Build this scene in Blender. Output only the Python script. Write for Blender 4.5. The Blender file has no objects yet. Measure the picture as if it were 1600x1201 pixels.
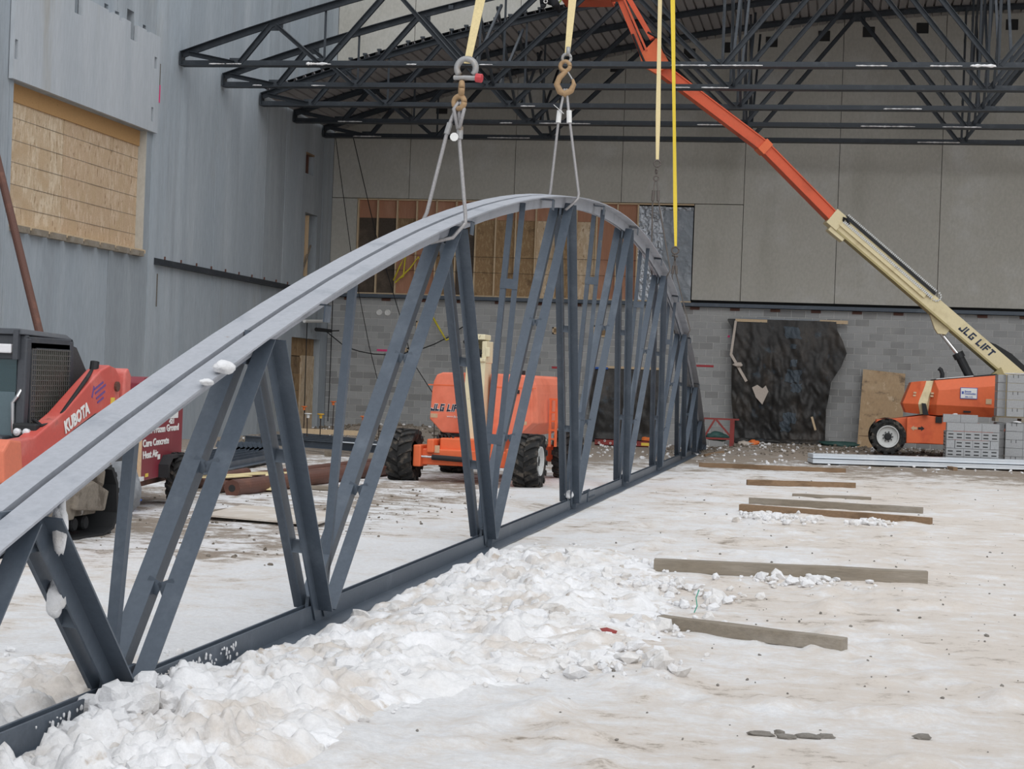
import bpy, bmesh, math, random
import numpy as np
from mathutils import Vector, Matrix, Euler, noise
R = random.Random(7)
SC = bpy.context.scene
COL = SC.collection
PI = math.pi
# ---------------------------------------------------------------- camera
cam_d = bpy.data.cameras.new('camera'); cam = bpy.data.objects.new('camera', cam_d); COL.objects.link(cam)
cam_d.sensor_width = 36.0; cam_d.lens = 36.0 * 2740 / 1600; cam_d.clip_start = .1; cam_d.clip_end = 500
YAW, PITCH, ROLL = .184, -.0008, .0368
fw = Vector((-math.sin(YAW)*math.cos(PITCH), math.cos(YAW)*math.cos(PITCH), math.sin(PITCH)))
r0 = Vector((math.cos(YAW), math.sin(YAW), 0)); u0 = r0.cross(fw)
rt = math.cos(ROLL)*r0 + math.sin(ROLL)*u0; up = -math.sin(ROLL)*r0 + math.cos(ROLL)*u0
cam.matrix_world = Matrix(((rt.x, up.x, -fw.x, 0), (rt.y, up.y, -fw.y, 0), (rt.z, up.z, -fw.z, 1.65), (0, 0, 0, 1)))
SC.camera = cam
# ---------------------------------------------------------------- overcast sky
wd = bpy.data.worlds.new('overcast_sky'); SC.world = wd; wd.use_nodes = True
nt = wd.node_tree; bg = nt.nodes['Background']
tc = nt.nodes.new('ShaderNodeTexCoord'); sx = nt.nodes.new('ShaderNodeSeparateXYZ')
mr = nt.nodes.new('ShaderNodeMapRange'); mr.inputs['From Min'].default_value = -.05; mr.inputs['From Max'].default_value = 1.0
mxs = nt.nodes.new('ShaderNodeMix'); mxs.data_type = 'RGBA'
mxs.inputs[6].default_value = (.80, .84, .90, 1); mxs.inputs[7].default_value = (1.16, 1.20, 1.26, 1)
nt.links.new(tc.outputs['Generated'], sx.inputs[0]); nt.links.new(sx.outputs['Z'], mr.inputs['Value'])
nt.links.new(mr.outputs[0], mxs.inputs[0]); nt.links.new(mxs.outputs[2], bg.inputs['Color'])
bg.inputs['Strength'].default_value = .86
sun_d = bpy.data.lights.new('veiled_sun', 'SUN'); sun_d.energy = 1.25; sun_d.angle = math.radians(60); sun_d.color = (1, .98, .95)
sun = bpy.data.objects.new('veiled_sun', sun_d); COL.objects.link(sun); sun.rotation_euler = Euler((math.radians(48), 0, math.radians(22)))
vs = SC.view_settings; vs.view_transform = 'Standard'; vs.look = 'None'; vs.exposure = 0.0; vs.gamma = 1.0; vs.use_curve_mapping = False

# ---------------------------------------------------------------- materials
def _noise(nt, vec, scale, detail=6, rough=.6):
    n = nt.nodes.new('ShaderNodeTexNoise'); n.inputs['Scale'].default_value = scale
    n.inputs['Detail'].default_value = detail; n.inputs['Roughness'].default_value = rough
    nt.links.new(vec, n.inputs['Vector']); return n.outputs['Fac']
def _ramp(nt, fac, lo, hi):
    m = nt.nodes.new('ShaderNodeMapRange'); m.interpolation_type = 'SMOOTHSTEP'
    m.inputs['From Min'].default_value = lo; m.inputs['From Max'].default_value = hi
    nt.links.new(fac, m.inputs['Value']); return m.outputs[0]
def _mix(nt, fac, a, b, mode='MIX'):
    m = nt.nodes.new('ShaderNodeMix'); m.data_type = 'RGBA'; m.blend_type = mode
    for k, v in ((0, fac), (6, a), (7, b)):
        if isinstance(v, (int, float)): m.inputs[k].default_value = v
        elif isinstance(v, tuple): m.inputs[k].default_value = (*v[:3], 1)
        else: nt.links.new(v, m.inputs[k])
    return m.outputs[2]
def _map(nt, vec, s):
    m = nt.nodes.new('ShaderNodeMapping'); m.inputs['Scale'].default_value = s; nt.links.new(vec, m.inputs['Vector']); return m.outputs[0]
def mat(name, col, rough=.6, metal=0., layers=(), grain=.08, gscale=30, stretch=(1, 1, 1), bump=0., bscale=60, spec=.4, alpha=None, world=False):
    """layers: (colour, noise scale, lo, hi, stretch): patches of a second colour"""
    m = bpy.data.materials.new(name); m.use_nodes = True; nt = m.node_tree; b = nt.nodes['Principled BSDF']
    b.inputs['Roughness'].default_value = rough; b.inputs['Metallic'].default_value = metal
    b.inputs['Specular IOR Level'].default_value = spec
    if world: vec = nt.nodes.new('ShaderNodeNewGeometry').outputs['Position']
    else: vec = nt.nodes.new('ShaderNodeTexCoord').outputs['Object']
    c = tuple(col)
    for (lc, ls, lo, hi, st) in layers:
        c = _mix(nt, _ramp(nt, _noise(nt, _map(nt, vec, st), ls), lo, hi), c, tuple(lc))
    if grain:
        g = _ramp(nt, _noise(nt, _map(nt, vec, stretch), gscale, 8, .7), .25, .75)
        v = nt.nodes.new('ShaderNodeMapRange'); v.inputs['To Min'].default_value = 1-grain; v.inputs['To Max'].default_value = 1+grain
        nt.links.new(g, v.inputs['Value'])
        cc = nt.nodes.new('ShaderNodeCombineColor')
        for k in range(3): nt.links.new(v.outputs[0], cc.inputs[k])
        c = _mix(nt, 1.0, c, cc.outputs[0], 'MULTIPLY')
    if isinstance(c, tuple): b.inputs['Base Color'].default_value = (*c, 1)
    else: nt.links.new(c, b.inputs['Base Color'])
    if bump:
        bp = nt.nodes.new('ShaderNodeBump'); bp.inputs['Strength'].default_value = bump; bp.inputs['Distance'].default_value = .02
        nt.links.new(_noise(nt, _map(nt, vec, stretch), bscale, 8, .65), bp.inputs['Height']); nt.links.new(bp.outputs[0], b.inputs['Normal'])
    if alpha is not None: b.inputs['Alpha'].default_value = alpha
    return m
U = (1, 1, 1)
RUST = (.16, .055, .025); DIRT = (.17, .13, .09); WHITE = (.8, .8, .81)
M = {}
M['steel'] = mat('blue_grey_primed_steel', (.078, .098, .125), .42, layers=[((.115, .138, .168), 3, .5, .75, U), ((.17, .15, .13), 9, .70, .78, U)], grain=.1, bump=.05)
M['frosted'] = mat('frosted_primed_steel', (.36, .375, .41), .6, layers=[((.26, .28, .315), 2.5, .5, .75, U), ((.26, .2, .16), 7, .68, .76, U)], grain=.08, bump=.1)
M['shade_dark_steel'] = mat('shade_darkened_primed_steel', (.030, .037, .046), .5, layers=[((.05, .058, .068), 4, .5, .7, U)], grain=.1)  # primer colour darkened to carry the backlit shade of the roof trusses
M['galv'] = mat('galvanised_deck', (.36, .35, .355), .55, .3, grain=.06)
M['concrete'] = mat('bluish_precast_concrete', (.335, .378, .418), .85, layers=[((.415, .455, .49), 1.1, .42, .75, (1, 1, .12)), ((.275, .30, .325), .7, .5, .8, (1.3, 1.3, .1)), ((.32, .31, .28), .5, .6, .8, (1, 1, .3))], grain=.10, gscale=9, stretch=(1, 2.4, .35), bump=.15, world=True)
M['concrete_b'] = mat('darker_precast_concrete', (.30, .335, .365), .85, layers=[((.415, .455, .49), 1.1, .42, .75, (1, 1, .12)), ((.275, .30, .325), .7, .5, .8, (1.3, 1.3, .1)), ((.32, .31, .28), .5, .6, .8, (1, 1, .3))], grain=.10, gscale=9, stretch=(1, 2.4, .35), bump=.15, world=True)
M['concrete_c'] = mat('paler_precast_concrete', (.36, .41, .455), .85, layers=[((.415, .455, .49), 1.1, .42, .75, (1, 1, .12)), ((.275, .30, .325), .7, .5, .8, (1.3, 1.3, .1)), ((.32, .31, .28), .5, .6, .8, (1, 1, .3))], grain=.10, gscale=9, stretch=(1, 2.4, .35), bump=.15, world=True)
M['concrete_pale'] = mat('pale_precast_concrete', (.42, .455, .49), .85, layers=[((.49, .52, .55), 1.2, .4, .75, (1, 1, .1)), ((.33, .31, .265), .8, .52, .75, (1, 1, .12))], grain=.08, gscale=9, stretch=(1, 2.4, .3), bump=.12, world=True)
M['concrete_tan'] = mat('tan_precast_concrete', (.46, .445, .40), .85, layers=[((.54, .535, .51), .8, .48, .8, U), ((.385, .37, .325), .5, .5, .8, (1.5, 1, .4)), ((.27, .25, .21), 1.7, .68, .8, U)], grain=.09, gscale=14, stretch=(1, 1, .6), bump=.12, world=True)
M['joint'] = mat('dark_joint', (.03, .03, .03), .9, grain=0)
M['mortar'] = mat('pale_mortar', (.60, .60, .585), .9, grain=.08, world=True)
M['osb'] = mat('oriented_strand_board', (.56, .43, .29), .8, layers=[((.68, .56, .41), 11, .48, .58, (1, 1, .35)), ((.31, .20, .11), 13, .59, .66, (1.2, 1.2, .35)), ((.52, .38, .24), 2, .45, .7, U)], grain=.12, gscale=40, world=True)
M['osb_b'] = mat('pinkish_strand_board', (.53, .385, .255), .8, layers=[((.62, .48, .34), 11, .48, .58, (1, 1, .35)), ((.31, .20, .11), 13, .59, .66, (1.2, 1.2, .35)), ((.52, .38, .24), 2, .45, .7, U)], grain=.12, gscale=40, world=True)
M['osb_dark'] = mat('weathered_strand_board', (.235, .155, .085), .85, layers=[((.32, .225, .13), 14, .5, .6, (1, 1, .35)), ((.13, .085, .05), 2, .5, .72, U)], grain=.15, gscale=40, world=True)
M['osb_mid'] = mat('brown_strand_board', (.31, .20, .105), .85, layers=[((.40, .28, .155), 14, .5, .6, (1, 1, .35)), ((.19, .12, .065), 3, .55, .72, U)], grain=.15, gscale=40, world=True)
M['ply_wet'] = mat('wet_stained_plywood', (.075, .058, .045), .8, layers=[((.12, .092, .07), 2, .45, .7, U)], grain=.15, gscale=20, world=True)
M['ply_red'] = mat('reddish_plywood', (.40, .20, .125), .8, layers=[((.48, .27, .18), 2, .45, .7, (1, 1, .3)), ((.26, .12, .07), 9, .66, .74, U)], grain=.08, stretch=(1, 1, .1), world=True)
M['ply'] = mat('weathered_plywood', (.46, .32, .19), .8, layers=[((.53, .39, .25), 2, .45, .7, (.4, 1, 1)), ((.17, .12, .08), 2.6, .52, .68, (1, 1, 1.4)), ((.62, .48, .33), 5, .58, .7, U)], grain=.1, stretch=(1, 1, .2))
M['ply_ground'] = mat('frosty_plywood', (.58, .52, .45), .8, layers=[((.70, .67, .63), 2, .45, .65, U)], grain=.06)
M['lumber'] = mat('pale_lumber', (.60, .46, .30), .75, layers=[((.45, .32, .19), 5, .6, .75, U)], grain=.08, stretch=(1, 1, .2))
M['header'] = mat('laminated_header_lumber', (.46, .27, .115), .75, layers=[((.28, .15, .06), 12, .66, .73, U)], grain=.1, stretch=(.3, .3, 3), world=True)
M['timber'] = mat('weathered_timber', (.24, .205, .16), .9, layers=[((.32, .285, .24), 3, .4, .7, (.3, 1, 1)), ((.13, .105, .075), 5, .58, .75, (.4, 1, 1))], grain=.15, gscale=20, stretch=(.2, 2, 2), bump=.3)
M['timber_brown'] = mat('brown_timber', (.25, .165, .10), .9, layers=[((.17, .11, .065), 5, .5, .7, (.3, 1, 1))], grain=.15, stretch=(.2, 2, 2), bump=.3)
M['orange'] = mat('red_orange_paint', (.80, .165, .06), .45, layers=[((.62, .10, .04), 2, .5, .8, U), ((.30, .10, .06), 11, .72, .8, U)], grain=.04, gscale=12)
M['orange_faded'] = mat('sun_faded_orange_plastic', (.86, .235, .14), .5, layers=[((.74, .17, .09), 1.6, .45, .7, U), ((.62, .22, .15), 5, .66, .8, U)], grain=.05, gscale=12)
M['orange_boom'] = mat('orange_boom_paint', (.70, .12, .05), .45, layers=[((.50, .085, .035), 1.5, .5, .8, U), ((.30, .12, .09), 9, .72, .8, U)], grain=.05)
M['red_paint'] = mat('faded_loader_red', (.57, .095, .075), .45, layers=[((.66, .20, .17), 2.5, .45, .75, U), ((.22, .07, .05), 5, .62, .78, U)], grain=.06)
M['loader_orange'] = mat('loader_orange', (.68, .19, .11), .5, layers=[((.25, .10, .06), 6, .58, .75, U)], grain=.06)
M['cream'] = mat('cream_paint', (.74, .64, .40), .5, layers=[((.56, .46, .26), 2, .5, .75, U), ((.30, .17, .08), 14, .72, .8, U)], grain=.05)
M['cream_pale'] = mat('chipped_cream_paint', (.76, .69, .47), .5, layers=[((.68, .6, .4), 2, .5, .75, U), ((.14, .09, .06), 12, .69, .74, (1, 1, .35))], grain=.05)
M['cream_shade'] = mat('shaded_cream_paint', (.42, .35, .17), .5, layers=[((.36, .3, .15), 2, .5, .75, U)], grain=.05)  # cream darkened to hold the shade under the boom
M['maroon'] = mat('maroon_paint', (.21, .022, .037), .45, layers=[((.26, .05, .06), 2, .5, .75, U), ((.09, .035, .03), 3.5, .66, .76, U)], grain=.06)
M['redsteel'] = mat('red_oxide_steel', (.27, .045, .04), .6, layers=[((.16, .035, .03), 4, .5, .7, U)], grain=.08)
M['rubber'] = mat('muddy_tyre_rubber', (.022, .022, .022), .85, layers=[((.115, .098, .08), 7, .5, .68, U), ((.6, .6, .6), 16, .72, .78, U)], grain=.2, bump=.2)
M['rubber_black'] = mat('black_rubber', (.02, .021, .023), .7, grain=.1)
M['mud'] = mat('caked_mud', (.215, .185, .15), .95, layers=[((.11, .09, .07), 6, .48, .66, U), ((.62, .6, .58), 4, .66, .76, U)], grain=.15, bump=.5, bscale=25)
M['black'] = mat('matt_black', (.016, .017, .019), .6, grain=.1)
M['charcoal'] = mat('charcoal_cab_paint', (.055, .06, .07), .5, layers=[((.10, .095, .09), 3, .5, .75, U)], grain=.1)
M['rim'] = mat('pale_wheel_rim', (.62, .63, .62), .5, layers=[((.40, .37, .33), 5, .6, .75, U)], grain=.05)
M['rusty_rim'] = mat('rusty_white_rim', (.66, .62, .57), .6, layers=[((.34, .16, .07), 7, .55, .68, U)], grain=.08)
M['chrome'] = mat('chrome_rod', (.55, .55, .56), .2, .9, grain=0)
M['glass'] = mat('tinted_cab_glass', (.035, .075, .085), .06, 0, grain=0, spec=.8, alpha=.72)
M['lamp'] = mat('clear_lamp_lens', (.72, .72, .74), .15, grain=.05)
M['decal_white'] = mat('white_lettering', (.82, .82, .8), .5, grain=.04)
M['decal_navy'] = mat('navy_lettering', (.022, .035, .07), .5, grain=.04)
M['decal_blue'] = mat('blue_lettering', (.07, .12, .42), .5, grain=.04)
M['decal_purple'] = mat('purple_lettering', (.15, .08, .26), .5, grain=.04)
M['decal_yellow'] = mat('yellow_label', (.75, .55, .08), .5, grain=.06)
M['decal_tan'] = mat('tan_label', (.62, .43, .27), .6, grain=.1)
M['strap_cream'] = mat('cream_web_sling', (.72, .60, .33), .85, grain=.1, gscale=60)
M['strap_yellow'] = mat('yellow_web_sling', (.78, .58, .06), .8, grain=.1, gscale=60)
M['wire'] = mat('galvanised_wire_rope', (.34, .33, .33), .55, .35, grain=.25, gscale=90)
M['wire_rust'] = mat('weathered_wire_rope', (.12, .105, .095), .7, .2, grain=.25, gscale=90)
M['shackle'] = mat('forged_grey_steel', (.33, .33, .33), .5, .4, layers=[((.24, .18, .12), 8, .5, .7, U)], grain=.1)
M['hook'] = mat('tan_forged_hook', (.36, .235, .125), .6, .1, layers=[((.24, .15, .08), 8, .5, .7, U)], grain=.1)
M['pin_red'] = mat('red_pin', (.50, .05, .06), .5, grain=.1)
M['cable'] = mat('black_cable', (.012, .012, .013), .6, grain=0)
M['pipe_brown'] = mat('brown_pipe_paint', (.115, .052, .038), .65, layers=[((.17, .075, .05), 3, .5, .7, U), ((.7, .7, .7), 5, .72, .76, U)], grain=.1)
M['tarp_black'] = mat('black_insulated_tarp', (.034, .033, .032), .5, layers=[((.062, .052, .044), 1.6, .45, .7, (1, 1, .5)), ((.055, .07, .085), 2.6, .58, .7, U)], grain=.25, gscale=14, bump=.5, bscale=9)
M['tarp_green'] = mat('dark_green_tarp', (.03, .085, .075), .55, layers=[((.05, .12, .11), 3, .5, .7, U)], grain=.15, bump=.5, bscale=8)
M['tarp_grey'] = mat('grey_wrapping', (.25, .265, .285), .6, layers=[((.40, .42, .45), 4, .5, .68, U), ((.12, .13, .14), 5, .55, .7, U)], grain=.1, bump=.6, bscale=9)
M['tarp_blue'] = mat('blue_tarp', (.03, .11, .42), .5, grain=.1)
M['foil'] = mat('silvery_insulation_foil', (.40, .42, .45), .30, .75, layers=[((.26, .28, .31), 2, .45, .65, U)], grain=.06, bump=.9, bscale=5, world=True)
M['foil_dull'] = mat('grey_plastic_sheeting', (.235, .26, .285), .42, .35, layers=[((.30, .32, .345), 2, .45, .65, (1, 1, 1))], grain=.06, bump=.7, bscale=4, world=True)
M['patch'] = mat('blue_grey_patch_tape', (.075, .095, .115), .6, grain=.2, bump=.4, bscale=14)
M['pale_cloth'] = mat('pale_torn_lining', (.56, .49, .43), .8, grain=.12, bump=.3)
M['white_metal'] = mat('white_metal_sheet', (.66, .71, .76), .4, layers=[((.76, .79, .82), 1.2, .45, .7, U)], grain=.03)
M['block'] = mat('new_concrete_block', (.36, .365, .37), .9, layers=[((.30, .305, .31), 2, .5, .7, U)], grain=.12, gscale=25, bump=.2)
M['snow'] = mat('clean_snow', (.79, .79, .80), .7, layers=[((.70, .67, .64), 3, .5, .7, U)], grain=.06, bump=.8, bscale=30, spec=.25, world=True)
M['snow_dirty'] = mat('grubby_snow', (.74, .725, .71), .75, layers=[((.55, .50, .45), 3, .5, .72, U), ((.84, .84, .85), 2, .5, .7, U)], grain=.1, gscale=20, bump=.8, bscale=30, spec=.25, world=True)
M['stone'] = mat('grey_stone', (.20, .185, .165), .9, grain=.2, bump=.4)
M['red_mark'] = mat('red_spray_paint', (.42, .05, .06), .8, grain=.1)
M['pink_mark'] = mat('pink_spray_paint', (.78, .06, .22), .8, grain=.1)
M['cap_orange'] = mat('orange_plastic_cap', (.80, .20, .05), .5, grain=.05)
M['cap_yellow'] = mat('yellow_plastic_cap', (.72, .42, .05), .5, grain=.05)
M['rebar'] = mat('dark_rebar', (.045, .032, .026), .8, grain=.2)
M['hazard'] = mat('dark_work_clothes', (.02, .022, .026), .8, grain=.15)
M['hivis'] = mat('lime_reflective_band', (.45, .62, .10), .6, grain=.05)
M['skin'] = mat('skin', (.50, .30, .22), .6, grain=.04)
M['pvc'] = mat('white_plastic_pipe', (.72, .72, .70), .5, grain=.04)
M['rope'] = mat('yellow_rope', (.66, .55, .05), .8, grain=.1)
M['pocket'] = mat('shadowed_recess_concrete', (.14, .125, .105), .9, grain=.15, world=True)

# ---------------------------------------------------------------- mesh helpers
class MB:
    def __init__(s): s.v = []; s.f = []
    def add(s, vs, fs):
        n = len(s.v); s.v += [tuple(v) for v in vs]; s.f += [tuple(i+n for i in f) for f in fs]; return s
    def box(s, x0, x1, y0, y1, z0, z1):
        v = [(x, y, z) for z in (z0, z1) for y in (y0, y1) for x in (x0, x1)]
        return s.add(v, [(0, 2, 3, 1), (4, 5, 7, 6), (0, 1, 5, 4), (2, 6, 7, 3), (0, 4, 6, 2), (1, 3, 7, 5)])
    def frame_box(s, o, ax, ay, az):          # corner o and three edge vectors
        o = Vector(o); ax = Vector(ax); ay = Vector(ay); az = Vector(az)
        v = [o+ax*i+ay*j+az*k for k in (0, 1) for j in (0, 1) for i in (0, 1)]
        f = [(0, 2, 3, 1), (4, 5, 7, 6), (0, 1, 5, 4), (2, 6, 7, 3), (0, 4, 6, 2), (1, 3, 7, 5)]
        if ax.cross(ay).dot(az) < 0: f = [tuple(reversed(q)) for q in f]
        return s.add(v, f)
    def bar(s, p0, p1, w, h, upv=(0, 0, 1)):
        p0 = Vector(p0); p1 = Vector(p1); d = (p1-p0); u = Vector(upv); a = d.cross(u)
        if a.length < 1e-6: a = d.cross(Vector((1, 0, 0)))
        a.normalize(); u = a.cross(d).normalized()
        return s.frame_box(p0-a*w/2-u*h/2, a*w, d, u*h)
    def prism(s, poly, ext, axis='y'):        # poly in 2D, extruded along an axis between ext[0], ext[1]
        n = len(poly); e0, e1 = ext
        P = {'y': lambda a, b, e: (a, e, b), 'x': lambda a, b, e: (e, a, b), 'z': lambda a, b, e: (a, b, e)}[axis]
        v = [P(a, b, e0) for a, b in poly] + [P(a, b, e1) for a, b in poly]
        f = [tuple(range(n)), tuple(reversed(range(n, 2*n)))] + [(i, i+n, (i+1) % n+n, (i+1) % n) for i in range(n)]
        return s.add(v, f)
    def tube(s, pts, r, n=8, cap=True):
        pts = [Vector(p) for p in pts]; rs = r if isinstance(r, (list, tuple)) else [r]*len(pts); rings = []
        a = None
        for i, p in enumerate(pts):
            d = (pts[min(i+1, len(pts)-1)]-pts[max(i-1, 0)]).normalized()
            if a is None:
                a = d.cross(Vector((0, 0, 1)))
                if a.length < .1: a = d.cross(Vector((1, 0, 0)))
            a = (a-d*a.dot(d)).normalized(); b = d.cross(a)
            rings.append([p+(a*math.cos(2*PI*k/n)+b*math.sin(2*PI*k/n))*rs[i] for k in range(n)])
        v = [q for g in rings for q in g]; f = []
        for i in range(len(pts)-1):
            for k in range(n):
                f.append((i*n+k, i*n+(k+1) % n, (i+1)*n+(k+1) % n, (i+1)*n+k))
        if cap: f += [tuple(reversed(range(n))), tuple(range((len(pts)-1)*n, len(pts)*n))]
        return s.add(v, f)
    def lathe(s, prof, c=(0, 0, 0), axis='y', n=24, caps=True):     # prof: (radius, along)
        c = Vector(c); v = []
        for r, t in prof:
            for k in range(n):
                a = 2*PI*k/n
                o = {'y': (r*math.cos(a), t, r*math.sin(a)), 'x': (t, r*math.cos(a), r*math.sin(a)), 'z': (r*math.cos(a), r*math.sin(a), t)}[axis]
                v.append(c+Vector(o))
        m = len(prof); f = [(i*n+k, i*n+(k+1) % n, (i+1)*n+(k+1) % n, (i+1)*n+k) for i in range(m-1) for k in range(n)]
        if caps: f += [tuple(reversed(range(n))), tuple(range((m-1)*n, m*n))]
        return s.add(v, f)
    def grid(s, fn, nu, nv, closed=False):
        v = [fn(i/(nu-1), j/(nv-1)) for j in range(nv) for i in range(nu)]
        return s.add(v, [(j*nu+i, j*nu+i+1, (j+1)*nu+i+1, (j+1)*nu+i) for j in range(nv-1) for i in range(nu-1)])
    def torus(s, c, R0, r, ax, n=16, m=8, a0=0, a1=2*PI, bx=None):
        c = Vector(c); ax = Vector(ax).normalized(); b = Vector(bx) if bx else (ax.cross(Vector((0, 0, 1))) if abs(ax.z) < .9 else Vector((1, 0, 0)))
        b.normalize(); d = ax.cross(b)
        return s.tube([c+(b*math.cos(a0+(a1-a0)*k/n)+d*math.sin(a0+(a1-a0)*k/n))*R0 for k in range(n+1)], r, m)
    def blob(s, c, sx, sy, sz, seed=0, sub=2, amp=.35, flat=False):
        bm = bmesh.new(); bmesh.ops.create_icosphere(bm, subdivisions=sub, radius=1)
        off = Vector((seed*3.7, seed*1.3, seed*7.1))
        for v in bm.verts:
            k = 1+amp*noise.noise(v.co*1.3+off)+amp*.5*noise.noise(v.co*3+off)
            v.co *= k
            if flat: v.co.z = max(v.co.z, -.35)
        bm.verts.index_update()
        s.add([(c[0]+v.co.x*sx, c[1]+v.co.y*sy, c[2]+v.co.z*sz) for v in bm.verts], [[w.index for w in f.verts] for f in bm.faces]); bm.free(); return s
    def mesh(s, name, m, inv=None, smooth=False):
        me = bpy.data.meshes.new(name)
        me.from_pydata([inv @ Vector(v) for v in s.v] if inv else s.v, [], s.f)
        bm = bmesh.new(); bm.from_mesh(me); bmesh.ops.recalc_face_normals(bm, faces=bm.faces); bm.to_mesh(me); bm.free()
        if smooth: me.shade_smooth()
        if m: me.materials.append(M[m] if isinstance(m, str) else m)
        return me
ROOT = {}
def tag(o, label=None, cat=None, group=None, kind=None):
    if label: o['label'] = label
    if cat: o['category'] = cat
    if group: o['group'] = group
    if kind: o['kind'] = kind
    return o
def thing(name, label, cat, loc=(0, 0, 0), rotz=0, group=None, rotx=0, kind=None):
    o = bpy.data.objects.new(name, None); COL.objects.link(o); o.empty_display_size = .2
    o.location = loc; o.rotation_euler = (rotx, 0, rotz); tag(o, label, cat, group, kind)
    ROOT[o.name] = (Matrix.Translation(loc) @ Euler((rotx, 0, rotz)).to_matrix().to_4x4()).inverted()
    return o
def root_of(o):
    while o.parent: o = o.parent
    return o
def obj(name, mb, m, parent=None, w=False, bev=0, smooth=False, label=None, kind=None, mesh=None):
    """links a mesh as ONE object; w=True: its vertices are given in world coordinates"""
    inv = ROOT.get(root_of(parent).name) if (w and parent) else None
    me = mesh or mb.mesh(name, m, inv, smooth)
    o = bpy.data.objects.new(name, me); COL.objects.link(o)
    if parent: o.parent = parent
    if bev:
        b = o.modifiers.new('bevel', 'BEVEL'); b.width = bev; b.segments = 2; b.limit_method = 'ANGLE'
    if smooth == 'auto': pass
    if label: o['label'] = label
    if kind: o['kind'] = kind
    return o
def single(name, mb, m, label, cat, group=None, **k):
    return tag(obj(name, mb, m, **k), label, cat, group)
def struct(name, mb, m, label=None, **k):
    return tag(obj(name, mb, m, **k), label, None, None, 'structure')
def dup(o, parent=None):
    c = o.copy(); COL.objects.link(c)
    if parent: c.parent = parent
    for ch in list(o.children): dup(ch, c)
    return c
def text(body, size, m, parent, o, ex, ey, name='lettering', w=False, extrude=.003, bold=0., sx=1., center=False, label=None, space=1.):
    """flat lettering: baseline starts at o, runs along ex, rises along ey"""
    cu = bpy.data.curves.new('t', 'FONT'); cu.body = body; cu.size = size; cu.extrude = extrude; cu.offset = bold; cu.space_character = space
    cu.resolution_u = 2
    if center: cu.align_x = 'CENTER'
    to = bpy.data.objects.new('t', cu); COL.objects.link(to)
    dg = bpy.context.evaluated_depsgraph_get(); me = bpy.data.meshes.new_from_object(to.evaluated_get(dg))
    bpy.data.objects.remove(to); bpy.data.curves.remove(cu)
    ex = Vector(ex).normalized(); ey = Vector(ey); ey = (ey-ex*ey.dot(ex)).normalized(); ez = ex.cross(ey)
    T = Matrix(((ex.x*sx, ey.x, ez.x, o[0]), (ex.y*sx, ey.y, ez.y, o[1]), (ex.z*sx, ey.z, ez.z, o[2]), (0, 0, 0, 1)))
    if w and parent: T = ROOT[root_of(parent).name] @ T
    me.transform(T); me.materials.clear(); me.materials.append(M[m])
    return obj(name, None, m, parent, mesh=me, label=label)
def sstep(a, b, x):
    t = np.clip((x-a)/(b-a), 0, 1); return t*t*(3-2*t)

GLYPH = {'J': [(3, 0, 4.2, 6), (0, 0, 4.2, 1.4), (0, 0, 1.2, 2.2)], 'L': [(0, 0, 1.3, 6), (0, 0, 4, 1.4)], 'G': [(0, 0, 1.3, 6), (0, 4.7, 4.2, 6), (0, 0, 4.2, 1.3), (3, 0, 4.2, 3.2), (2.1, 2.2, 4.2, 3.2)],
         'I': [(0, 0, 1.4, 6)], 'F': [(0, 0, 1.3, 6), (0, 4.7, 4, 6), (0, 2.5, 3.4, 3.7)], 'T': [(1.4, 0, 2.8, 6), (0, 4.7, 4.2, 6)], 'U': [(0, 0, 1.2, 6), (2.8, 0, 4, 6), (0, 0, 4, 1.3)],
         'B': [(0, 0, 1.2, 6), (0, 0, 3.8, 1.1), (0, 2.5, 3.8, 3.5), (0, 4.9, 3.8, 6), (2.8, .3, 4, 2.8), (2.8, 3.2, 4, 5.7)], 'O': [(0, .4, 1.2, 5.6), (2.8, .4, 4, 5.6), (.4, 0, 3.6, 1.2), (.4, 4.8, 3.6, 6)],
         'K': [(0, 0, 1.2, 6), 'k'], 'A': [(0, 0, 1.1, 5), (2.9, 0, 4, 5), (.5, 4.8, 3.5, 6), (0, 1.6, 4, 2.7)]}
def block_text(s, h, m, parent, o, ex, ey, slant=0., w=False, grow=0., lift=0., name='lettering', sx=1.):
    """heavy block capitals cut as flat raised shapes"""
    ex = Vector(ex).normalized(); ey = Vector(ey); ey = (ey-ex*ey.dot(ex)).normalized(); ez = ex.cross(ey); o = Vector(o)+ez*lift
    b = MB(); u = h/6; cx = 0
    def P(x, y): return o+ex*((x+cx)*u*sx+slant*y*u)+ey*y*u
    def quad(q):
        v = [P(x, y) for x, y in q]; v += [p+ez*.004 for p in v]
        b.add(v, [(3, 2, 1, 0), (4, 5, 6, 7)]+[(i, (i+1) % 4, (i+1) % 4+4, i+4) for i in range(4)])
    for chr_ in s:
        if chr_ == ' ': cx += 3; continue
        for k, g in enumerate(GLYPH[chr_]):
            e = grow
            if g == 'k':
                quad([(1, 2.6-e), (2.2, 3.4-e), (4.2+e, 6+e), (2.8-e, 6+e)]); quad([(1.6, 3.3+e), (2.6-e, -e), (4.2+e, -e), (2.6, 3.9+e)])
            else: quad([(g[0]-e, g[1]-e), (g[2]+e, g[1]-e), (g[2]+e, g[3]+e), (g[0]-e, g[3]+e)])
        cx += (1.4 if chr_ == 'I' else 4.2)+.8
    return obj(name, b, m, parent, w=w)
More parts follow.
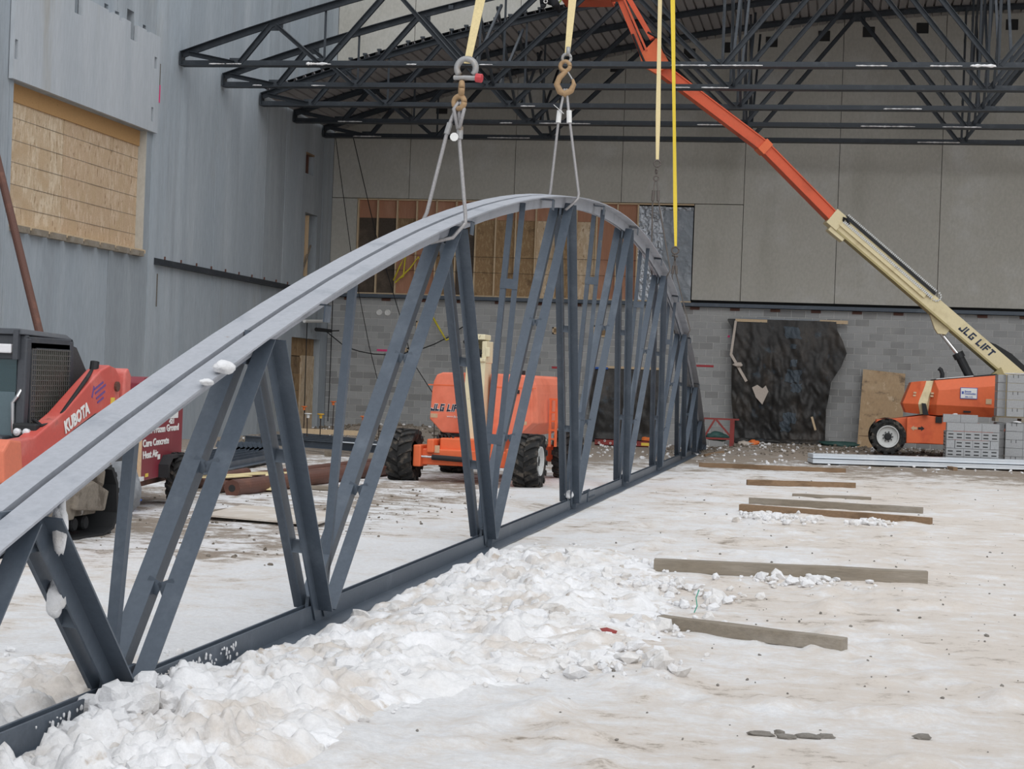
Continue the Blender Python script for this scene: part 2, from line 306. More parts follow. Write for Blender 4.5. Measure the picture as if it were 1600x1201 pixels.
# ================================================================ SETTING
def vnoise(x, y, seed=0):
    def h(i, j):
        n = np.sin(i*127.1+j*311.7+seed*74.7)*43758.5453; return n-np.floor(n)
    xi = np.floor(x); yi = np.floor(y); fx = x-xi; fy = y-yi; fx = fx*fx*(3-2*fx); fy = fy*fy*(3-2*fy)
    return (h(xi, yi)*(1-fx)+h(xi+1, yi)*fx)*(1-fy)+(h(xi, yi+1)*(1-fx)+h(xi+1, yi+1)*fx)*fy
def fbm(x, y, seed=0, octv=5, gain=.5):
    s = 0; a = 1; t = 0
    for k in range(octv):
        s = s+a*vnoise(x*2**k, y*2**k, seed+k); t += a; a *= gain
    return s/t
def berm(x, y):
    """ploughed snow heaped against the right side of the truss, thinning out towards the back"""
    w = .75+.9*sstep(8, 11, y)*sstep(19, 14, y)
    a = sstep(-3.42, -3.15, x)*sstep(-3.1+w*1.5, -3.1+w*.2, x)*sstep(19, 14.5, y)
    b = sstep(-3.45, -3.60, x)*sstep(-5.0, -4.1, x)*sstep(10.0, 8.2, y)*.7
    return np.maximum(a, b)
def gz(x, y):
    x = np.asarray(x, float); y = np.asarray(y, float)
    z = .2*sstep(39, 47, y)*sstep(-4.6, -2, x)
    z = z+.34*np.exp(-(((x+12.2)/2.6)**2+((y-48.2)/2.6)**2))
    b = berm(x, y)
    z = z+b*(.01+.07*np.maximum(fbm(x*1.3, y*1.1, 3)-.36, 0)*2)*(1+.5*sstep(9.5, 7.5, y))
    n = fbm(x*.8, y*.8, 9); z = z+(n-.5)*.045
    z = z+(fbm(x*4, y*4, 21, 4)-.5)*.028*(1+1.5*b)
    z = z+np.maximum(fbm(x*2.1, y*1.6, 33)-.58, 0)*.3*sstep(-4, 2, -np.abs(x+1.0)+1.5)*sstep(32, 20, y)
    flat = sstep(.62, .38, np.abs(x+3.37+.006*(y-10)))
    z = z*(1-.75*flat*sstep(9.0, 10.5, y))-.012*flat
    return z
def g1(x, y): return float(gz(x, y))
xs = np.unique(np.concatenate([np.linspace(-60, -16, 12), np.linspace(-16, -5, 70), np.linspace(-5, 1.2, 250), np.linspace(1.2, 6, 70), np.linspace(6, 60, 20)]))
ys = np.unique(np.concatenate([np.linspace(-50, 4, 16), 4+np.cumsum(np.full(30, .07)), 6.1*np.exp(np.linspace(0, math.log(52.2/6.1), 420)), np.linspace(53, 70, 4)]))
gx, gy = np.meshgrid(xs, ys); zz = gz(gx, gy)
nx, ny = len(xs), len(ys)
vv = np.stack([gx, gy, zz], -1).reshape(-1, 3)
ii = np.arange(nx*ny).reshape(ny, nx)
ff = np.stack([ii[:-1, :-1], ii[:-1, 1:], ii[1:, 1:], ii[1:, :-1]], -1).reshape(-1, 4)
me = bpy.data.meshes.new('floor'); me.from_pydata(vv.tolist(), [], ff.tolist()); me.shade_smooth()
gm = bpy.data.materials.new('trampled_snow_and_dirt'); gm.use_nodes = True; nt = gm.node_tree; pb = nt.nodes['Principled BSDF']
pb.inputs['Roughness'].default_value = .85; pb.inputs['Specular IOR Level'].default_value = .2
pos = nt.nodes.new('ShaderNodeNewGeometry').outputs['Position']
sp = nt.nodes.new('ShaderNodeSeparateXYZ'); nt.links.new(pos, sp.inputs[0])
def maprange(v, a, b, c=0., d=1.):
    m = nt.nodes.new('ShaderNodeMapRange'); m.interpolation_type = 'SMOOTHSTEP'
    for k, q in zip(('From Min', 'From Max', 'To Min', 'To Max'), (a, b, c, d)): m.inputs[k].default_value = q
    nt.links.new(v, m.inputs['Value']); return m.outputs[0]
def mth(op, a, b):
    m = nt.nodes.new('ShaderNodeMath'); m.operation = op
    for k, v in ((0, a), (1, b)):
        if isinstance(v, (int, float)): m.inputs[k].default_value = v
        else: nt.links.new(v, m.inputs[k])
    return m.outputs[0]
far = maprange(sp.outputs['Y'], 31, 44)            # churned earth along the building
nl = _noise(nt, _map(nt, pos, (1, .8, 1)), .6, 10, .7)
nm = _noise(nt, _map(nt, pos, (.8, 1.1, 1)), 3.0, 12, .78)
nf = _noise(nt, pos, 26, 8, .8)
nxx = maprange(sp.outputs['X'], -2.6, .6)           # wheel-worn lane on the right
heap = mth('MULTIPLY', mth('MULTIPLY', maprange(sp.outputs['X'], -1.3, -2.4), maprange(sp.outputs['X'], -5.2, -4.2)), maprange(sp.outputs['Y'], 19, 14.5))
left = mth('MULTIPLY', maprange(sp.outputs['X'], -4.4, -5.6), maprange(sp.outputs['Y'], 13, 16))
snow = _mix(nt, _ramp(nt, nf, .35, .65), (.76, .755, .755), (.87, .87, .875))
worn = mth('ADD', mth('ADD', mth('MULTIPLY', nl, .5), mth('MULTIPLY', nm, .5)), mth('ADD', mth('MULTIPLY', nxx, .06), mth('MULTIPLY', heap, -.05)))
snow = _mix(nt, mth('MULTIPLY', _ramp(nt, worn, .44, .60), .9), snow, (.70, .625, .55))
dirtmask = mth('ADD', mth('MULTIPLY', nm, .6), mth('MULTIPLY', nl, .4))
dirtmask = mth('ADD', dirtmask, mth('ADD', mth('MULTIPLY', far, .16), mth('ADD', mth('MULTIPLY', left, .085), mth('MULTIPLY', heap, -.03))))
soil = _mix(nt, _ramp(nt, nf, .35, .65), (.19, .145, .105), (.33, .27, .21))
colr = _mix(nt, mth('MULTIPLY', _ramp(nt, dirtmask, .54, .625), .85), snow, soil)
grit = _noise(nt, pos, 45, 5, .8)
colr = _mix(nt, mth('MULTIPLY', _ramp(nt, grit, .64, .70), mth('ADD', .45, mth('MULTIPLY', heap, -.4))), colr, (.24, .19, .15))
nt.links.new(colr, pb.inputs['Base Color'])
bp = nt.nodes.new('ShaderNodeBump'); bp.inputs['Strength'].default_value = .75; bp.inputs['Distance'].default_value = .03
nt.links.new(mth('ADD', mth('MULTIPLY', nf, .55), mth('MULTIPLY', nm, 1.0)), bp.inputs['Height']); nt.links.new(bp.outputs[0], pb.inputs['Normal'])
me.materials.append(gm)
fl = bpy.data.objects.new('floor', me); COL.objects.link(fl); tag(fl, 'trampled snow and frozen dirt ground', None, None, 'structure')

XL, YB = -15.4, 51.63
# ---- left wall: tall precast panels with openings and lifting pockets
wl = struct('wall_left', MB().box(-16.1, -15.68, 10, YB, -.3, 16), 'pocket', 'tall bluish precast concrete side wall')
HOLES = [(30.6, 37.05, 4.24, 6.98), (48.86, 49.63, 7.52, 8.13), (49.0, 50.19, 4.54, 6.40), (48.1, 50.9, -.3, 2.74),
         (32.9, 33.25, 8.75, 9.2), (34.55, 34.75, 9.1, 9.3), (35.1, 35.3, 9.06, 9.26), (35.72, 36.1, 8.78, 9.44), (36.6, 36.78, 9.1, 9.28)]
def panel(y0, y1, z0, z1, x0, x1, holes):
    b = MB(); yc = sorted({y0, y1, *[q for h in holes for q in h[:2] if y0 < q < y1]}); zc = sorted({z0, z1, *[q for h in holes for q in h[2:] if z0 < q < z1]})
    for a, c in zip(yc, yc[1:]):
        for d, e in zip(zc, zc[1:]):
            m = ((a+c)/2, (d+e)/2)
            if not any(h[0] < m[0] < h[1] and h[2] < m[1] < h[3] for h in holes): b.box(x0, x1, a, c, d, e)
    return b
bnd = [10, 13.2, 16.4, 19.6, 22.8, 26, 28.4, 30.45, 33.0, 35.2, 37.36, 39.4, 41.5, 43.4, 45.3, 47.0, 48.62, 50.62, YB]
for k, (a, c) in enumerate(zip(bnd, bnd[1:])):
    dx = (0, .012, .004, .016, .008)[k % 5]
    obj('concrete_panel', panel(a+.004, c-.004, -.3, 16, -15.68, XL-dx, HOLES), ('concrete', 'concrete_b', 'concrete_c', 'concrete')[k % 4] if a < 43 else ('concrete_b', 'concrete')[k % 2], wl)
sp_holes = [(h[0], h[1], h[2], h[3]) for h in HOLES[4:]]+[(37.1, 37.24, 8.4, 8.66), (37.02, 37.14, 7.2, 7.52), (30.4, 30.52, 7.35, 7.72)]
obj('spandrel_panel', panel(30.36, 37.42, 6.98, 9.15, XL+.005, XL+.09, sp_holes), 'concrete_pale', wl, label='paler concrete spandrel panel')
for (y0, y1, z0, z1) in ((37.62, 37.68, 7.9, 8.6), (37.9, 37.96, 3.1, 3.85)):
    obj('vertical_slot', MB().box(XL-.01, XL+.006, y0, y1, z0, z1), 'pocket', wl)  # flat strips; the slots' inner shade is only their dark colour
obj('spray_mark', MB().box(XL, XL+.008, 37.64, 37.7, 7.72, 8.12), 'pink_mark', wl, label='pink spray mark')
# boarded window in the left wall
w1 = thing('window_1', 'big opening boarded up with strand board', None, (-15.55, 33.8, 4.24), kind='structure')
sy = [30.6, 31.98, 33.2, 34.42, 35.64, 37.05]
for k, (a, c) in enumerate(zip(sy, sy[1:])):
    obj('strand_board', MB().box(-15.62, -15.59-.004*(k % 2), a+.006, c-.006, 4.28, 6.64), 'osb' if k < 2 else 'osb_b', w1, w=True)
obj('jamb', MB().box(-15.6, XL-.005, 37.02, 37.05, 4.3, 6.98), 'concrete_tan', w1, w=True)
for a, c in ((30.6, 31.98), (31.985, 37.05)): obj('header_board', MB().box(-15.62, -15.56, a, c, 6.64, 6.98), 'header', w1, w=True)
for k in range(5):
    obj('nail_line', MB().box(-15.6, -15.585, 30.6, 37.05, 4.66+k*.42, 4.668+k*.42), 'timber', w1, w=True)
for k in range(8):
    obj('sill_board', MB().box(-15.62, XL+.12, 30.62+k*.80, 30.62+k*.80+.62, 4.16, 4.28), 'timber', w1, w=True)
obj('sill_plank', MB().box(-15.6, XL+.06, 30.6, 37.05, 4.24, 4.32), 'lumber', w1, w=True)
# narrow boarded openings near the corner
w3 = thing('window_3', 'tall narrow opening half boarded with plywood', None, (-15.55, 49.6, 4.54), kind='structure')
obj('plywood_board', MB().box(-15.66, -15.60, 49.02, 49.62, 4.56, 6.36), 'ply', w3, w=True)
obj('prop', MB().bar((-15.5, 49.1, 4.6), (-15.5, 49.9, 5.5), .05, .05), 'timber', w3, w=True)
obj('stud', MB().box(-15.6, -15.5, 49.62, 49.68, 4.56, 6.36), 'lumber', w3, w=True)
w4 = thing('window_4', 'small square opening high by the corner', None, (-15.55, 49.2, 7.52), kind='structure')
obj('rusty_angle', MB().box(-15.6, -15.45, 49.2, 49.26, 7.45, 8.1), 'pipe_brown', w4, w=True)
obj('lintel_board', MB().box(-15.6, XL+.01, 48.86, 49.63, 8.08, 8.13), 'timber_brown', w4, w=True)
d1 = thing('door_1', 'doorway in the left wall boarded with strand board', None, (-15.55, 49.5, 0), kind='structure')
for (a, c, z0, z1, m) in ((48.1, 49.6, 0, .68, 'osb_mid'), (48.1, 49.6, .69, 1.2, 'osb_mid'), (48.1, 49.6, 1.21, 1.7, 'osb_mid'), (48.1, 49.6, 1.71, 2.2, 'osb_dark'), (48.1, 50.9, 2.22, 2.74, 'osb_mid')):
    obj('strand_board', MB().box(-15.64, -15.6, a, c, z0, z1), m, d1, w=True)
obj('leaf', MB().box(-15.63, -15.56, 49.62, 50.88, .05, 2.24), 'osb', d1, w=True, label='paler strand board door leaf')
# steel ledger angles
t1 = struct('trim_1', MB().box(XL-.01, XL+.12, 37.7, YB, 4.05, 4.065).box(XL-.01, XL+.012, 37.7, YB, 4.05, 4.2), 'shade_dark_steel', 'steel ledger angle on the left wall')
for k in range(13): obj('ledger_bolt', MB().box(XL, XL+.03, 38.3+k*1.02, 38.33+k*1.02, 4.2, 4.27), 'pipe_brown', t1)
t2 = struct('trim_2', MB().box(-15.3, 27.6, YB-.14, YB, 4.08, 4.095).box(-15.3, 27.6, YB-.14, YB-.125, 4.08, 4.2), 'steel', 'steel ledger angle along the back wall')
for k in range(24):
    obj('weld_plate', MB().box(-14.9+k*1.17, -14.62+k*1.17, YB-.02, YB+.02, 4.0, 4.1), 'pipe_brown', t2)
# ---- back wall
wb = struct('wall_back', MB().box(-16, 27.6, YB+.22, YB+.5, -.3, 16), 'joint', 'back wall of tan precast panels over concrete blocks')
jx = [-15.4, -13.0, -9.76, -6.53, -2.92, -.21, 2.68, 5.55, 8.42, 11.3, 14.2, 17, 20, 23, 27.6]
for k, (a, c) in enumerate(zip(jx, jx[1:])):
    zb = 7.12 if c <= -2.9 else 4.29
    obj('concrete_panel', MB().box(a+.008, c-.008, YB+(.0, .006, .003)[k % 3], YB+.2, zb, 16), 'concrete_tan', wb)
obj('concrete_panel', MB().box(-4.34, -2.93, YB+.01, YB+.2, 4.29, 7.1), 'concrete_tan', wb)
obj('concrete_panel', MB().box(-15.4, -14.6, YB+.01, YB+.2, 4.2, 7.1), 'concrete_tan', wb)
obj('mortar_bed', MB().box(-15.4, 27.6, YB+.012, YB+.2, -.3, 4.12), 'mortar', wb)
# concrete blocks, in running bond; tones differ from block to block
bm_ = bpy.data.materials.new('grey_concrete_block'); bm_.use_nodes = True; nt = bm_.node_tree; pb = nt.nodes['Principled BSDF']; pb.inputs['Roughness'].default_value = .9; pb.inputs['Specular IOR Level'].default_value = .25
pos = nt.nodes.new('ShaderNodeNewGeometry').outputs['Position']; sp = nt.nodes.new('ShaderNodeSeparateXYZ'); nt.links.new(pos, sp.inputs[0])
row = mth('FLOOR', mth('DIVIDE', sp.outputs['Z'], .2032), 0)
shift = mth('MULTIPLY', mth('MODULO', row, 2.0), .2032)
colm = mth('FLOOR', mth('DIVIDE', mth('ADD', mth('ADD', sp.outputs['X'], 40.64), shift), .4064), 0)
cb = nt.nodes.new('ShaderNodeCombineXYZ'); nt.links.new(colm, cb.inputs[0]); nt.links.new(row, cb.inputs[1])
wn = nt.nodes.new('ShaderNodeTexWhiteNoise'); wn.noise_dimensions = '2D'; nt.links.new(cb.outputs[0], wn.inputs['Vector'])
cr = nt.nodes.new('ShaderNodeValToRGB'); nt.links.new(wn.outputs['Value'], cr.inputs[0])
e = cr.color_ramp.elements; e[0].color = (.26, .26, .257, 1); e[1].color = (.39, .395, .395, 1); e[1].position = .8
e2 = cr.color_ramp.elements.new(.18); e2.color = (.32, .325, .325, 1)
cc_ = _mix(nt, _ramp(nt, _noise(nt, pos, .7, 4), .5, .75), cr.outputs[0], (.41, .41, .40))
cc_ = _mix(nt, mth('MULTIPLY', _ramp(nt, _noise(nt, pos, 30, 8, .75), .5, .8), .35), cc_, (.13, .13, .13))
nt.links.new(cc_, pb.inputs['Base Color'])
bk = MB().box(-.1952, .1952, 0, .14, -.0935, .0935).mesh('concrete_block', bm_)
cut = {}
def block(x0, x1, zc):
    w = x1-x0
    if abs(w-.3904) < .002: return bk
    key = round(w, 2)
    if key not in cut: cut[key] = MB().box(-w/2, w/2, 0, .14, -.0935, .0935).mesh('cut_block', bm_)
    return cut[key]
spots = []; pile = MB()
for r_ in range(20):
    zc = r_*.2032+.1016; sh = .2032*(r_ % 2)
    for k in range(-1, 108):
        a = -15.44+.4064*k-((-15.44+sh+40.64) % .4064); x0 = max(a+.008, XL+.004); x1 = a+.4064-.008
        if x1 < XL+.05 or x0 > 27.4: continue
        vis = (-4.45 < x0 < -3.0 or .2 < x0 < 5.1) and zc > .3 or (-15.4 < x0 < -11.0 and zc > .55)
        spots.append((0 if vis and x0 > -5 else 1 if vis else 2, -zc, x0, x1, zc))
spots.sort()
for n_, (v_, _, x0, x1, zc) in enumerate(spots):
    if n_ < 299 and v_ < 2:
        o = obj('concrete_block', None, None, wb, mesh=block(x0, x1, zc)); o.location = ((x0+x1)/2, YB, zc)
    else: pile.box(x0, x1, YB, YB+.14, zc-.0935, zc+.0935)
obj('blockwork', pile, bm_, wb, kind='stuff')
for px_ in (-13.79, -13.53):
    b = MB().torus((px_, YB-.01, 3.645), .075, .022, (0, 1, 0), 20).lathe([(.06, -.02), (.06, .01)], (px_, YB, 3.645))
    obj('pipe_sleeve', b, 'pvc', wb)
for (x0, x1, z0, z1) in ((-12.62, -12.30, 3.13, 3.42), (-8.44, -8.2, 3.16, 3.36), (-7.2, -6.75, 3.12, 3.45), (-13.0, -12.84, 2.48, 2.6)):
    obj('boxed_hole', MB().box(x0, x1, YB-.03, YB+.02, z0, z0+.04).box(x0, x1, YB-.03, YB+.02, z1-.04, z1).box(x0, x0+.04, YB-.03, YB+.02, z0, z1).box(x1-.04, x1, YB-.03, YB+.02, z0, z1), 'lumber', wb)
    obj('hole_backing', MB().box(x0+.04, x1-.04, YB-.008, YB, z0+.04, z1-.04), 'pale_cloth' if x0 < -12 else 'osb_dark', wb)
for (x0, x1, z, m) in ((-4.24, -3.62, 2.36, 'red_mark'), (-8.42, -8.15, 2.16, 'red_mark'), (-8.42, -8.15, 1.05, 'red_mark'), (-13.82, -13.46, 2.5, 'pink_mark'), (-3.24, -3.18, 3.25, 'pink_mark')):
    obj('level_mark', MB().box(x0, x1, YB-.006, YB, z-.03, z+.03), m, wb)
for x in (-4.66, -3.5, -2.28, -.78, .49, 2.0, 4.48, -12.07, -6.82, 7, 9.5, 12):
    obj('bearing_pocket', MB().box(x-.17, x+.17, YB-.02, YB+.01, 0, .3), 'joint', wb).location.z = 8.775+.955*(4.1-61.45+math.sqrt(61.45**2-(x-5.8)**2))-.46
wr = struct('wall_right', MB().box(27.6, 28, 36, YB+.5, -.3, 16), 'concrete', 'far side wall of the building')
# boarded strip window in the back wall
w2 = thing('window_2', 'long opening framed with studs and boarded', None, (-10, YB, 4.2), kind='structure')
sx_ = [-14.56+.6114*k for k in range(15)]
for k, x in enumerate(sx_):
    obj('stud', MB().box(x-.022, x+.022, YB-.02, YB+.08, 4.24, 7.08), 'lumber', w2, w=True)
for z0, z1 in ((4.2, 4.245), (7.06, 7.1)): obj('plate', MB().box(-14.6, -4.36, YB-.02, YB+.09, z0, z1), 'lumber', w2, w=True)
bay = ['ply_wet', 'ply_wet', 'osb_dark', 'ply_red', 'osb_dark', 'ply_wet', 'osb_mid', 'osb_mid', 'osb_mid', 'osb', 'osb_mid', 'osb', 'ply_red', 'ply_red']
for k, m in enumerate(bay):
    obj('sheathing_board', MB().box(sx_[k], sx_[k+1], YB+.08, YB+.1+.003*(k % 2), 4.24, 7.06 if k > 11 else 6.52), m, w2, w=True)
    if k < 12: obj('upper_board', MB().box(sx_[k], sx_[k+1], YB+.08, YB+.105, 6.525, 7.06), 'ply_red', w2, w=True)
obj('board_patch', MB().box(sx_[2], sx_[3], YB+.07, YB+.09, 4.24, 5.5), 'ply_red', w2, w=True)
for z in (4.95, 5.42): obj('tie_cord', MB().tube([(-14.5, YB-.03, z), (-9, YB-.03, z-.03), (-6, YB-.03, z-.02)], .006, 5), 'cable', w2, w=True)
def crinkle(x0, x1, z0, z1, y, amp, f, seed):
    def fn(u, v):
        x = x0+(x1-x0)*u; z = z0+(z1-z0)*v
        n = noise.ridged_multi_fractal(Vector((x*f+z*f*.55, z*f-x*f*.3, seed)), 1.0, 2.1, 4, 1, 2)
        return (x, y-amp*min(n, 2.2), z)
    return MB().grid(fn, 44, 80)
obj('foil_sheet', crinkle(-5.98, -5.2, 4.22, 7.02, YB+.03, .022, 5.5, 5), 'foil', w2, w=True, label='crumpled silver foil sheet')
obj('plastic_sheet', crinkle(-5.24, -4.37, 4.22, 6.95, YB+.01, .02, 1.6, 9), 'foil_dull', w2, w=True, label='grey plastic sheet')
obj('foil_fold', crinkle(-5.3, -4.37, 6.9, 7.0, YB+.0, .03, 5, 2), 'foil', w2, w=True)
# ================================================================ BOW TRUSSES
XC, RA, ZP = -.25, 61.45, 4.10
def arc(x): return ZP-RA+math.sqrt(RA*RA-(x-XC)**2)
XE0, XE1 = -21.42, 21.3
BN = [-20.05, -18.0, -14.7, -8.85, -2.95, 2.95, 8.85, 14.7, 18.0, 20.05]
TN = [-19.2, -16.4, -11.75, -5.9, 0, 5.9, 11.75, 16.4, 19.2]
def ell(b, stations, t=.012, leg=.139, y0=.018, s=1, top=True):
    """L section swept along stations (x, z of heel corner); s mirrors across"""
    prof = [(y0, 0), (y0+leg, 0), (y0+leg, t), (y0+t, t), (y0+t, leg), (y0, leg)]
    v = []
    for i, (x, z) in enumerate(stations):
        a = stations[max(i-1, 0)]; c = stations[min(i+1, len(stations)-1)]
        d = Vector((c[0]-a[0], c[1]-a[1])).normalized(); n = (-d.y, d.x)
        if top: n = (-n[0], -n[1])
        for (yy, h) in prof: v.append((x+n[0]*h, s*yy, z+n[1]*h))
    m = len(stations); f = [(i*6+k, i*6+(k+1) % 6, (i+1)*6+(k+1) % 6, (i+1)*6+k) for i in range(m-1) for k in range(6)]
    f += [tuple(range(6)), tuple(range((m-1)*6, m*6))]
    return b.add(v, f)
def web_angle(p0, p1, s, w, near=True):
    """one angle of a double-angle member between p0 and p1 (x, z); s: which side of the chord"""
    b = MB(); d = Vector((p1[0]-p0[0], p1[1]-p0[1])).normalized(); n = Vector((-d.y, d.x))
    if (n.x > 0) == (d.x > 0): n = -n        # heel of the angle: front edge on rising members, rear edge on falling ones
    t = .01; D = Vector((p1[0]-p0[0], 0, p1[1]-p0[1])); N = Vector((n.x, 0, n.y))
    o = Vector((p0[0], 0, p0[1]))
    b.frame_box(o-N*w/2+Vector((0, s*.0325, 0)), N*w, (0, s*t, 0), D)
    b.frame_box(o+N*(w/2-t)+Vector((0, s*.0426, 0)), N*t, (0, s*(w-.01), 0), D)
    return b
def build_truss(name, label, loc, rotz, rotx, group, steel, topm):
    T = thing(name, label, 'truss', loc, rotz, group, rotx)
    xm = -1.1
    for s in (-1, 1):
        for a, c in ((XE0, xm), (xm, XE1)):
            n = 26; st = [(a+(c-a)*i/n, arc(a+(c-a)*i/n)) for i in range(n+1)]
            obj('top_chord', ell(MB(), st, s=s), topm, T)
            obj('bottom_chord', ell(MB(), [(a, 0.0), (c, 0.0)], s=s, top=False, leg=.139), steel, T)
    nodes = sorted([(x, .07) for x in BN]+[(x, arc(x)-.12) for x in TN]+[(XE0+.1, .06), (XE1-.1, .06)])
    nodes = [(XE0+.12, arc(XE0+.12)-.08)]+nodes[1:-1]+[(XE1-.12, arc(XE1-.12)-.08)]
    for (p, q) in zip(nodes, nodes[1:]):
        w = .1
        lo, hi = (p, q) if p[1] < q[1] else (q, p)
        off = .07 if p[1] < q[1] else -.07      # paired members leave the node side by side
        lo = (lo[0]+off, lo[1]); hi = (hi[0]-off*.9, hi[1])
        for s in (-1, 1): obj('diagonal', web_angle(lo, hi, s, w), steel, T)
        L = math.hypot(hi[0]-lo[0], hi[1]-lo[1])
        for f in ((.28, .62) if L > 2.2 else (.5,)):
            if L < 1.2: continue
            x = lo[0]+(hi[0]-lo[0])*f; z = lo[1]+(hi[1]-lo[1])*f
            nx_ = -.045
            b = MB().box(x-.035, x+.035, -.034, .034, z-.04, z+.04) if hi[0] < lo[0] else MB().bar((x+nx_, -.075, z+.012), (x+nx_, 0, z-.022), .07, .008, (1, 0, 0)).bar((x+nx_, .075, z+.012), (x+nx_, 0, z-.022), .07, .008, (1, 0, 0))
            obj('spacer', b, steel, T)
    for x in BN[1:-1]:
        dbl = abs(x) < 14; h = arc(x)-.05; xo = x+(.35 if -15 < x < -14 else .0)
        for s in ((-1, 1) if dbl else (1,)):
            b = MB().frame_box((xo, s*.0325, .02), (.01, 0, 0), (0, s*.055, 0), (0, 0, h-.02)).frame_box((xo+.0101, s*.0325, .02), (.045, 0, 0), (0, s*.008, 0), (0, 0, h-.02))
            obj('post', b, steel, T)
        if dbl:
            for f in (.3, .75): obj('tie_plate', MB().box(xo-.008, xo, -.09, .09, h*f, h*f+.1), steel, T)
    for x in BN: obj('gusset_plate', MB().box(x-.2, x+.2, -.012, .012, .02, .2), steel, T)
    for x in TN: obj('gusset_plate', MB().box(x-.22, x+.22, -.012, .012, arc(x)-.24, arc(x)-.05), steel, T)
    for s in (-1, 1):
        b = MB().box(xm-.35, xm+.35, min(s*.031, s*.043), max(s*.031, s*.043), .012, .155)
        for k in range(6): b.lathe([(.014, .043*s), (.014, .058*s)], (xm-.28+.11*k, 0, .08), 'y', 6)
        obj('splice_plate', b, steel, T)
    for x, a in ((XE0, 1), (XE1, -1)):
        obj('end_plate', MB().box(min(x, x+a*.02), max(x, x+a*.02), -.155, .155, 0, arc(x+a*.02)), steel, T)
    for k in range(9):
        x = -16+4*k+.3
        obj('purlin_clip', MB().box(x, x+.12, -.17, -.16, arc(x)-.14, arc(x)-.03).box(x, x+.12, -.17, -.031, arc(x)-.04, arc(x)-.03), steel, T)
    return T
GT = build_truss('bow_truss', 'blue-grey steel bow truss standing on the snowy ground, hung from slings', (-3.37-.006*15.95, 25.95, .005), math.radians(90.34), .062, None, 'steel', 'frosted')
# the roof trusses share its meshes
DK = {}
RY = [38.88, 41.74, 44.66, 47.56, 50.44]
RL = ['nearest roof truss, spanning the top of the picture without decking over it', 'second roof truss back from the front, still without decking',
      'roof truss under the front edge of the metal deck, studs along its top', 'roof truss under the deck, second from the back wall', 'roof truss closest to the back wall, lowest line of shade-darkened steel']
for k, y in enumerate(RY):
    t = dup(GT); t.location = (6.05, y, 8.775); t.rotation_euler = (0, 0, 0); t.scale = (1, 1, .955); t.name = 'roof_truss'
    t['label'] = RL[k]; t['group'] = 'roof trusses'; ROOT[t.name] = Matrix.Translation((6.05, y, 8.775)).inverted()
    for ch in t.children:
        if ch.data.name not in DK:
            m2 = ch.data.copy(); m2.materials.clear(); m2.materials.append(M['shade_dark_steel']); DK[ch.data.name] = m2  # same primer as the ground truss, recoloured darker for the backlit look
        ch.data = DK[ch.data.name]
# x-bracing between neighbouring roof trusses
BX = [-2.6, 3.35, -8.4]
for k, (a, c) in enumerate(zip(RY, RY[1:])):
    for x, nm in zip(BX, ('above the orange boom', 'nearest the right edge', 'near the slings')):
        zt = .955*arc(x-6.05)+8.7
        T = thing('cross_brace', 'dark sway brace between %s, %s' % (('the two front roof trusses', 'second and third roof truss', 'third and fourth roof truss', 'the two rear roof trusses')[k], nm), 'brace', (x, (a+c)/2, 8.85), 0, 'sway braces between the roof trusses')
        obj('brace_rod', MB().bar((x-.09, a+.1, zt-.25), (x-.09, c-.05, 8.87), .06, .06), 'shade_dark_steel', T, w=True)
        obj('brace_rod', MB().bar((x+.05, c-.1, zt-.25), (x+.05, a+.05, 8.87), .06, .06), 'shade_dark_steel', T, w=True)
# metal roof deck over the back of the hall
def zd(x): return 8.775+.955*arc(x-6.05)+.015
b = MB(); x = -15.38; pts = []
while x < 27.3:
    pts += [(x, 0), (x+.19, 0), (x+.2, .07), (x+.235, .07)]; x += .245
v = [(q[0], y, zd(min(q[0], 27.2))+q[1]) for y in (44.52, 51.62) for q in pts]; n = len(pts)
b.add(v, [(i, i+1, n+i+1, n+i) for i in range(n-1)])
dk = struct('ceiling', b, 'galv', 'ribbed metal roof deck over the back trusses')
for k in range(34):
    x = -13.7+k*.385
    obj('edge_stud', MB().box(x-.02, x+.02, 44.54, 44.60, zd(x), zd(x)+.11).box(x-.055, x+.055, 44.53, 44.61, zd(x)+.09, zd(x)+.14), 'shade_dark_steel', dk)
obj('roof_membrane', MB().grid(lambda u, w_: (-15.3+42.5*u, 44.62+7*w_, zd(-15.3+42.5*u)+.10), 60, 2), 'shade_dark_steel', dk)
# ================================================================ SLINGS
def sling(lab, Y, topx, head, legs, strap_m, wire_m, w=.09):
    """a web strap from the crane, its hardware, and a wire rope choked round the top chord"""
    T = thing('lifting_sling', lab, 'sling', (head[0], Y, head[1]), 0, 'crane slings on the bow truss')
    n = 14; x0, z0 = head
    def f(u, v):
        tw = .9*math.sin(v*5.0+.4)
        c = Vector((x0+(topx-x0)*v, Y, z0+(16-z0)*v)); a = Vector((math.cos(tw), math.sin(tw), 0))
        return tuple(c+a*(u-.5)*w*(.55+.45*min(1, v*12)))
    g = MB().grid(f, 2, 40); g2 = MB().grid(lambda u, v: tuple(Vector(f(u, v))+Vector((.0, .006, 0))), 2, 40); g.add(g2.v, g2.f)
    obj('web_strap', g, strap_m, T, w=True)
    return T
def rope(T, pts, m, r=.016):
    obj('wire_rope', MB().tube(pts, r, 7), m, T, w=True, smooth=True)
def tcx(y, o): return -3.37-.006*(y-10)+o+.062*(arc(y-25.95))
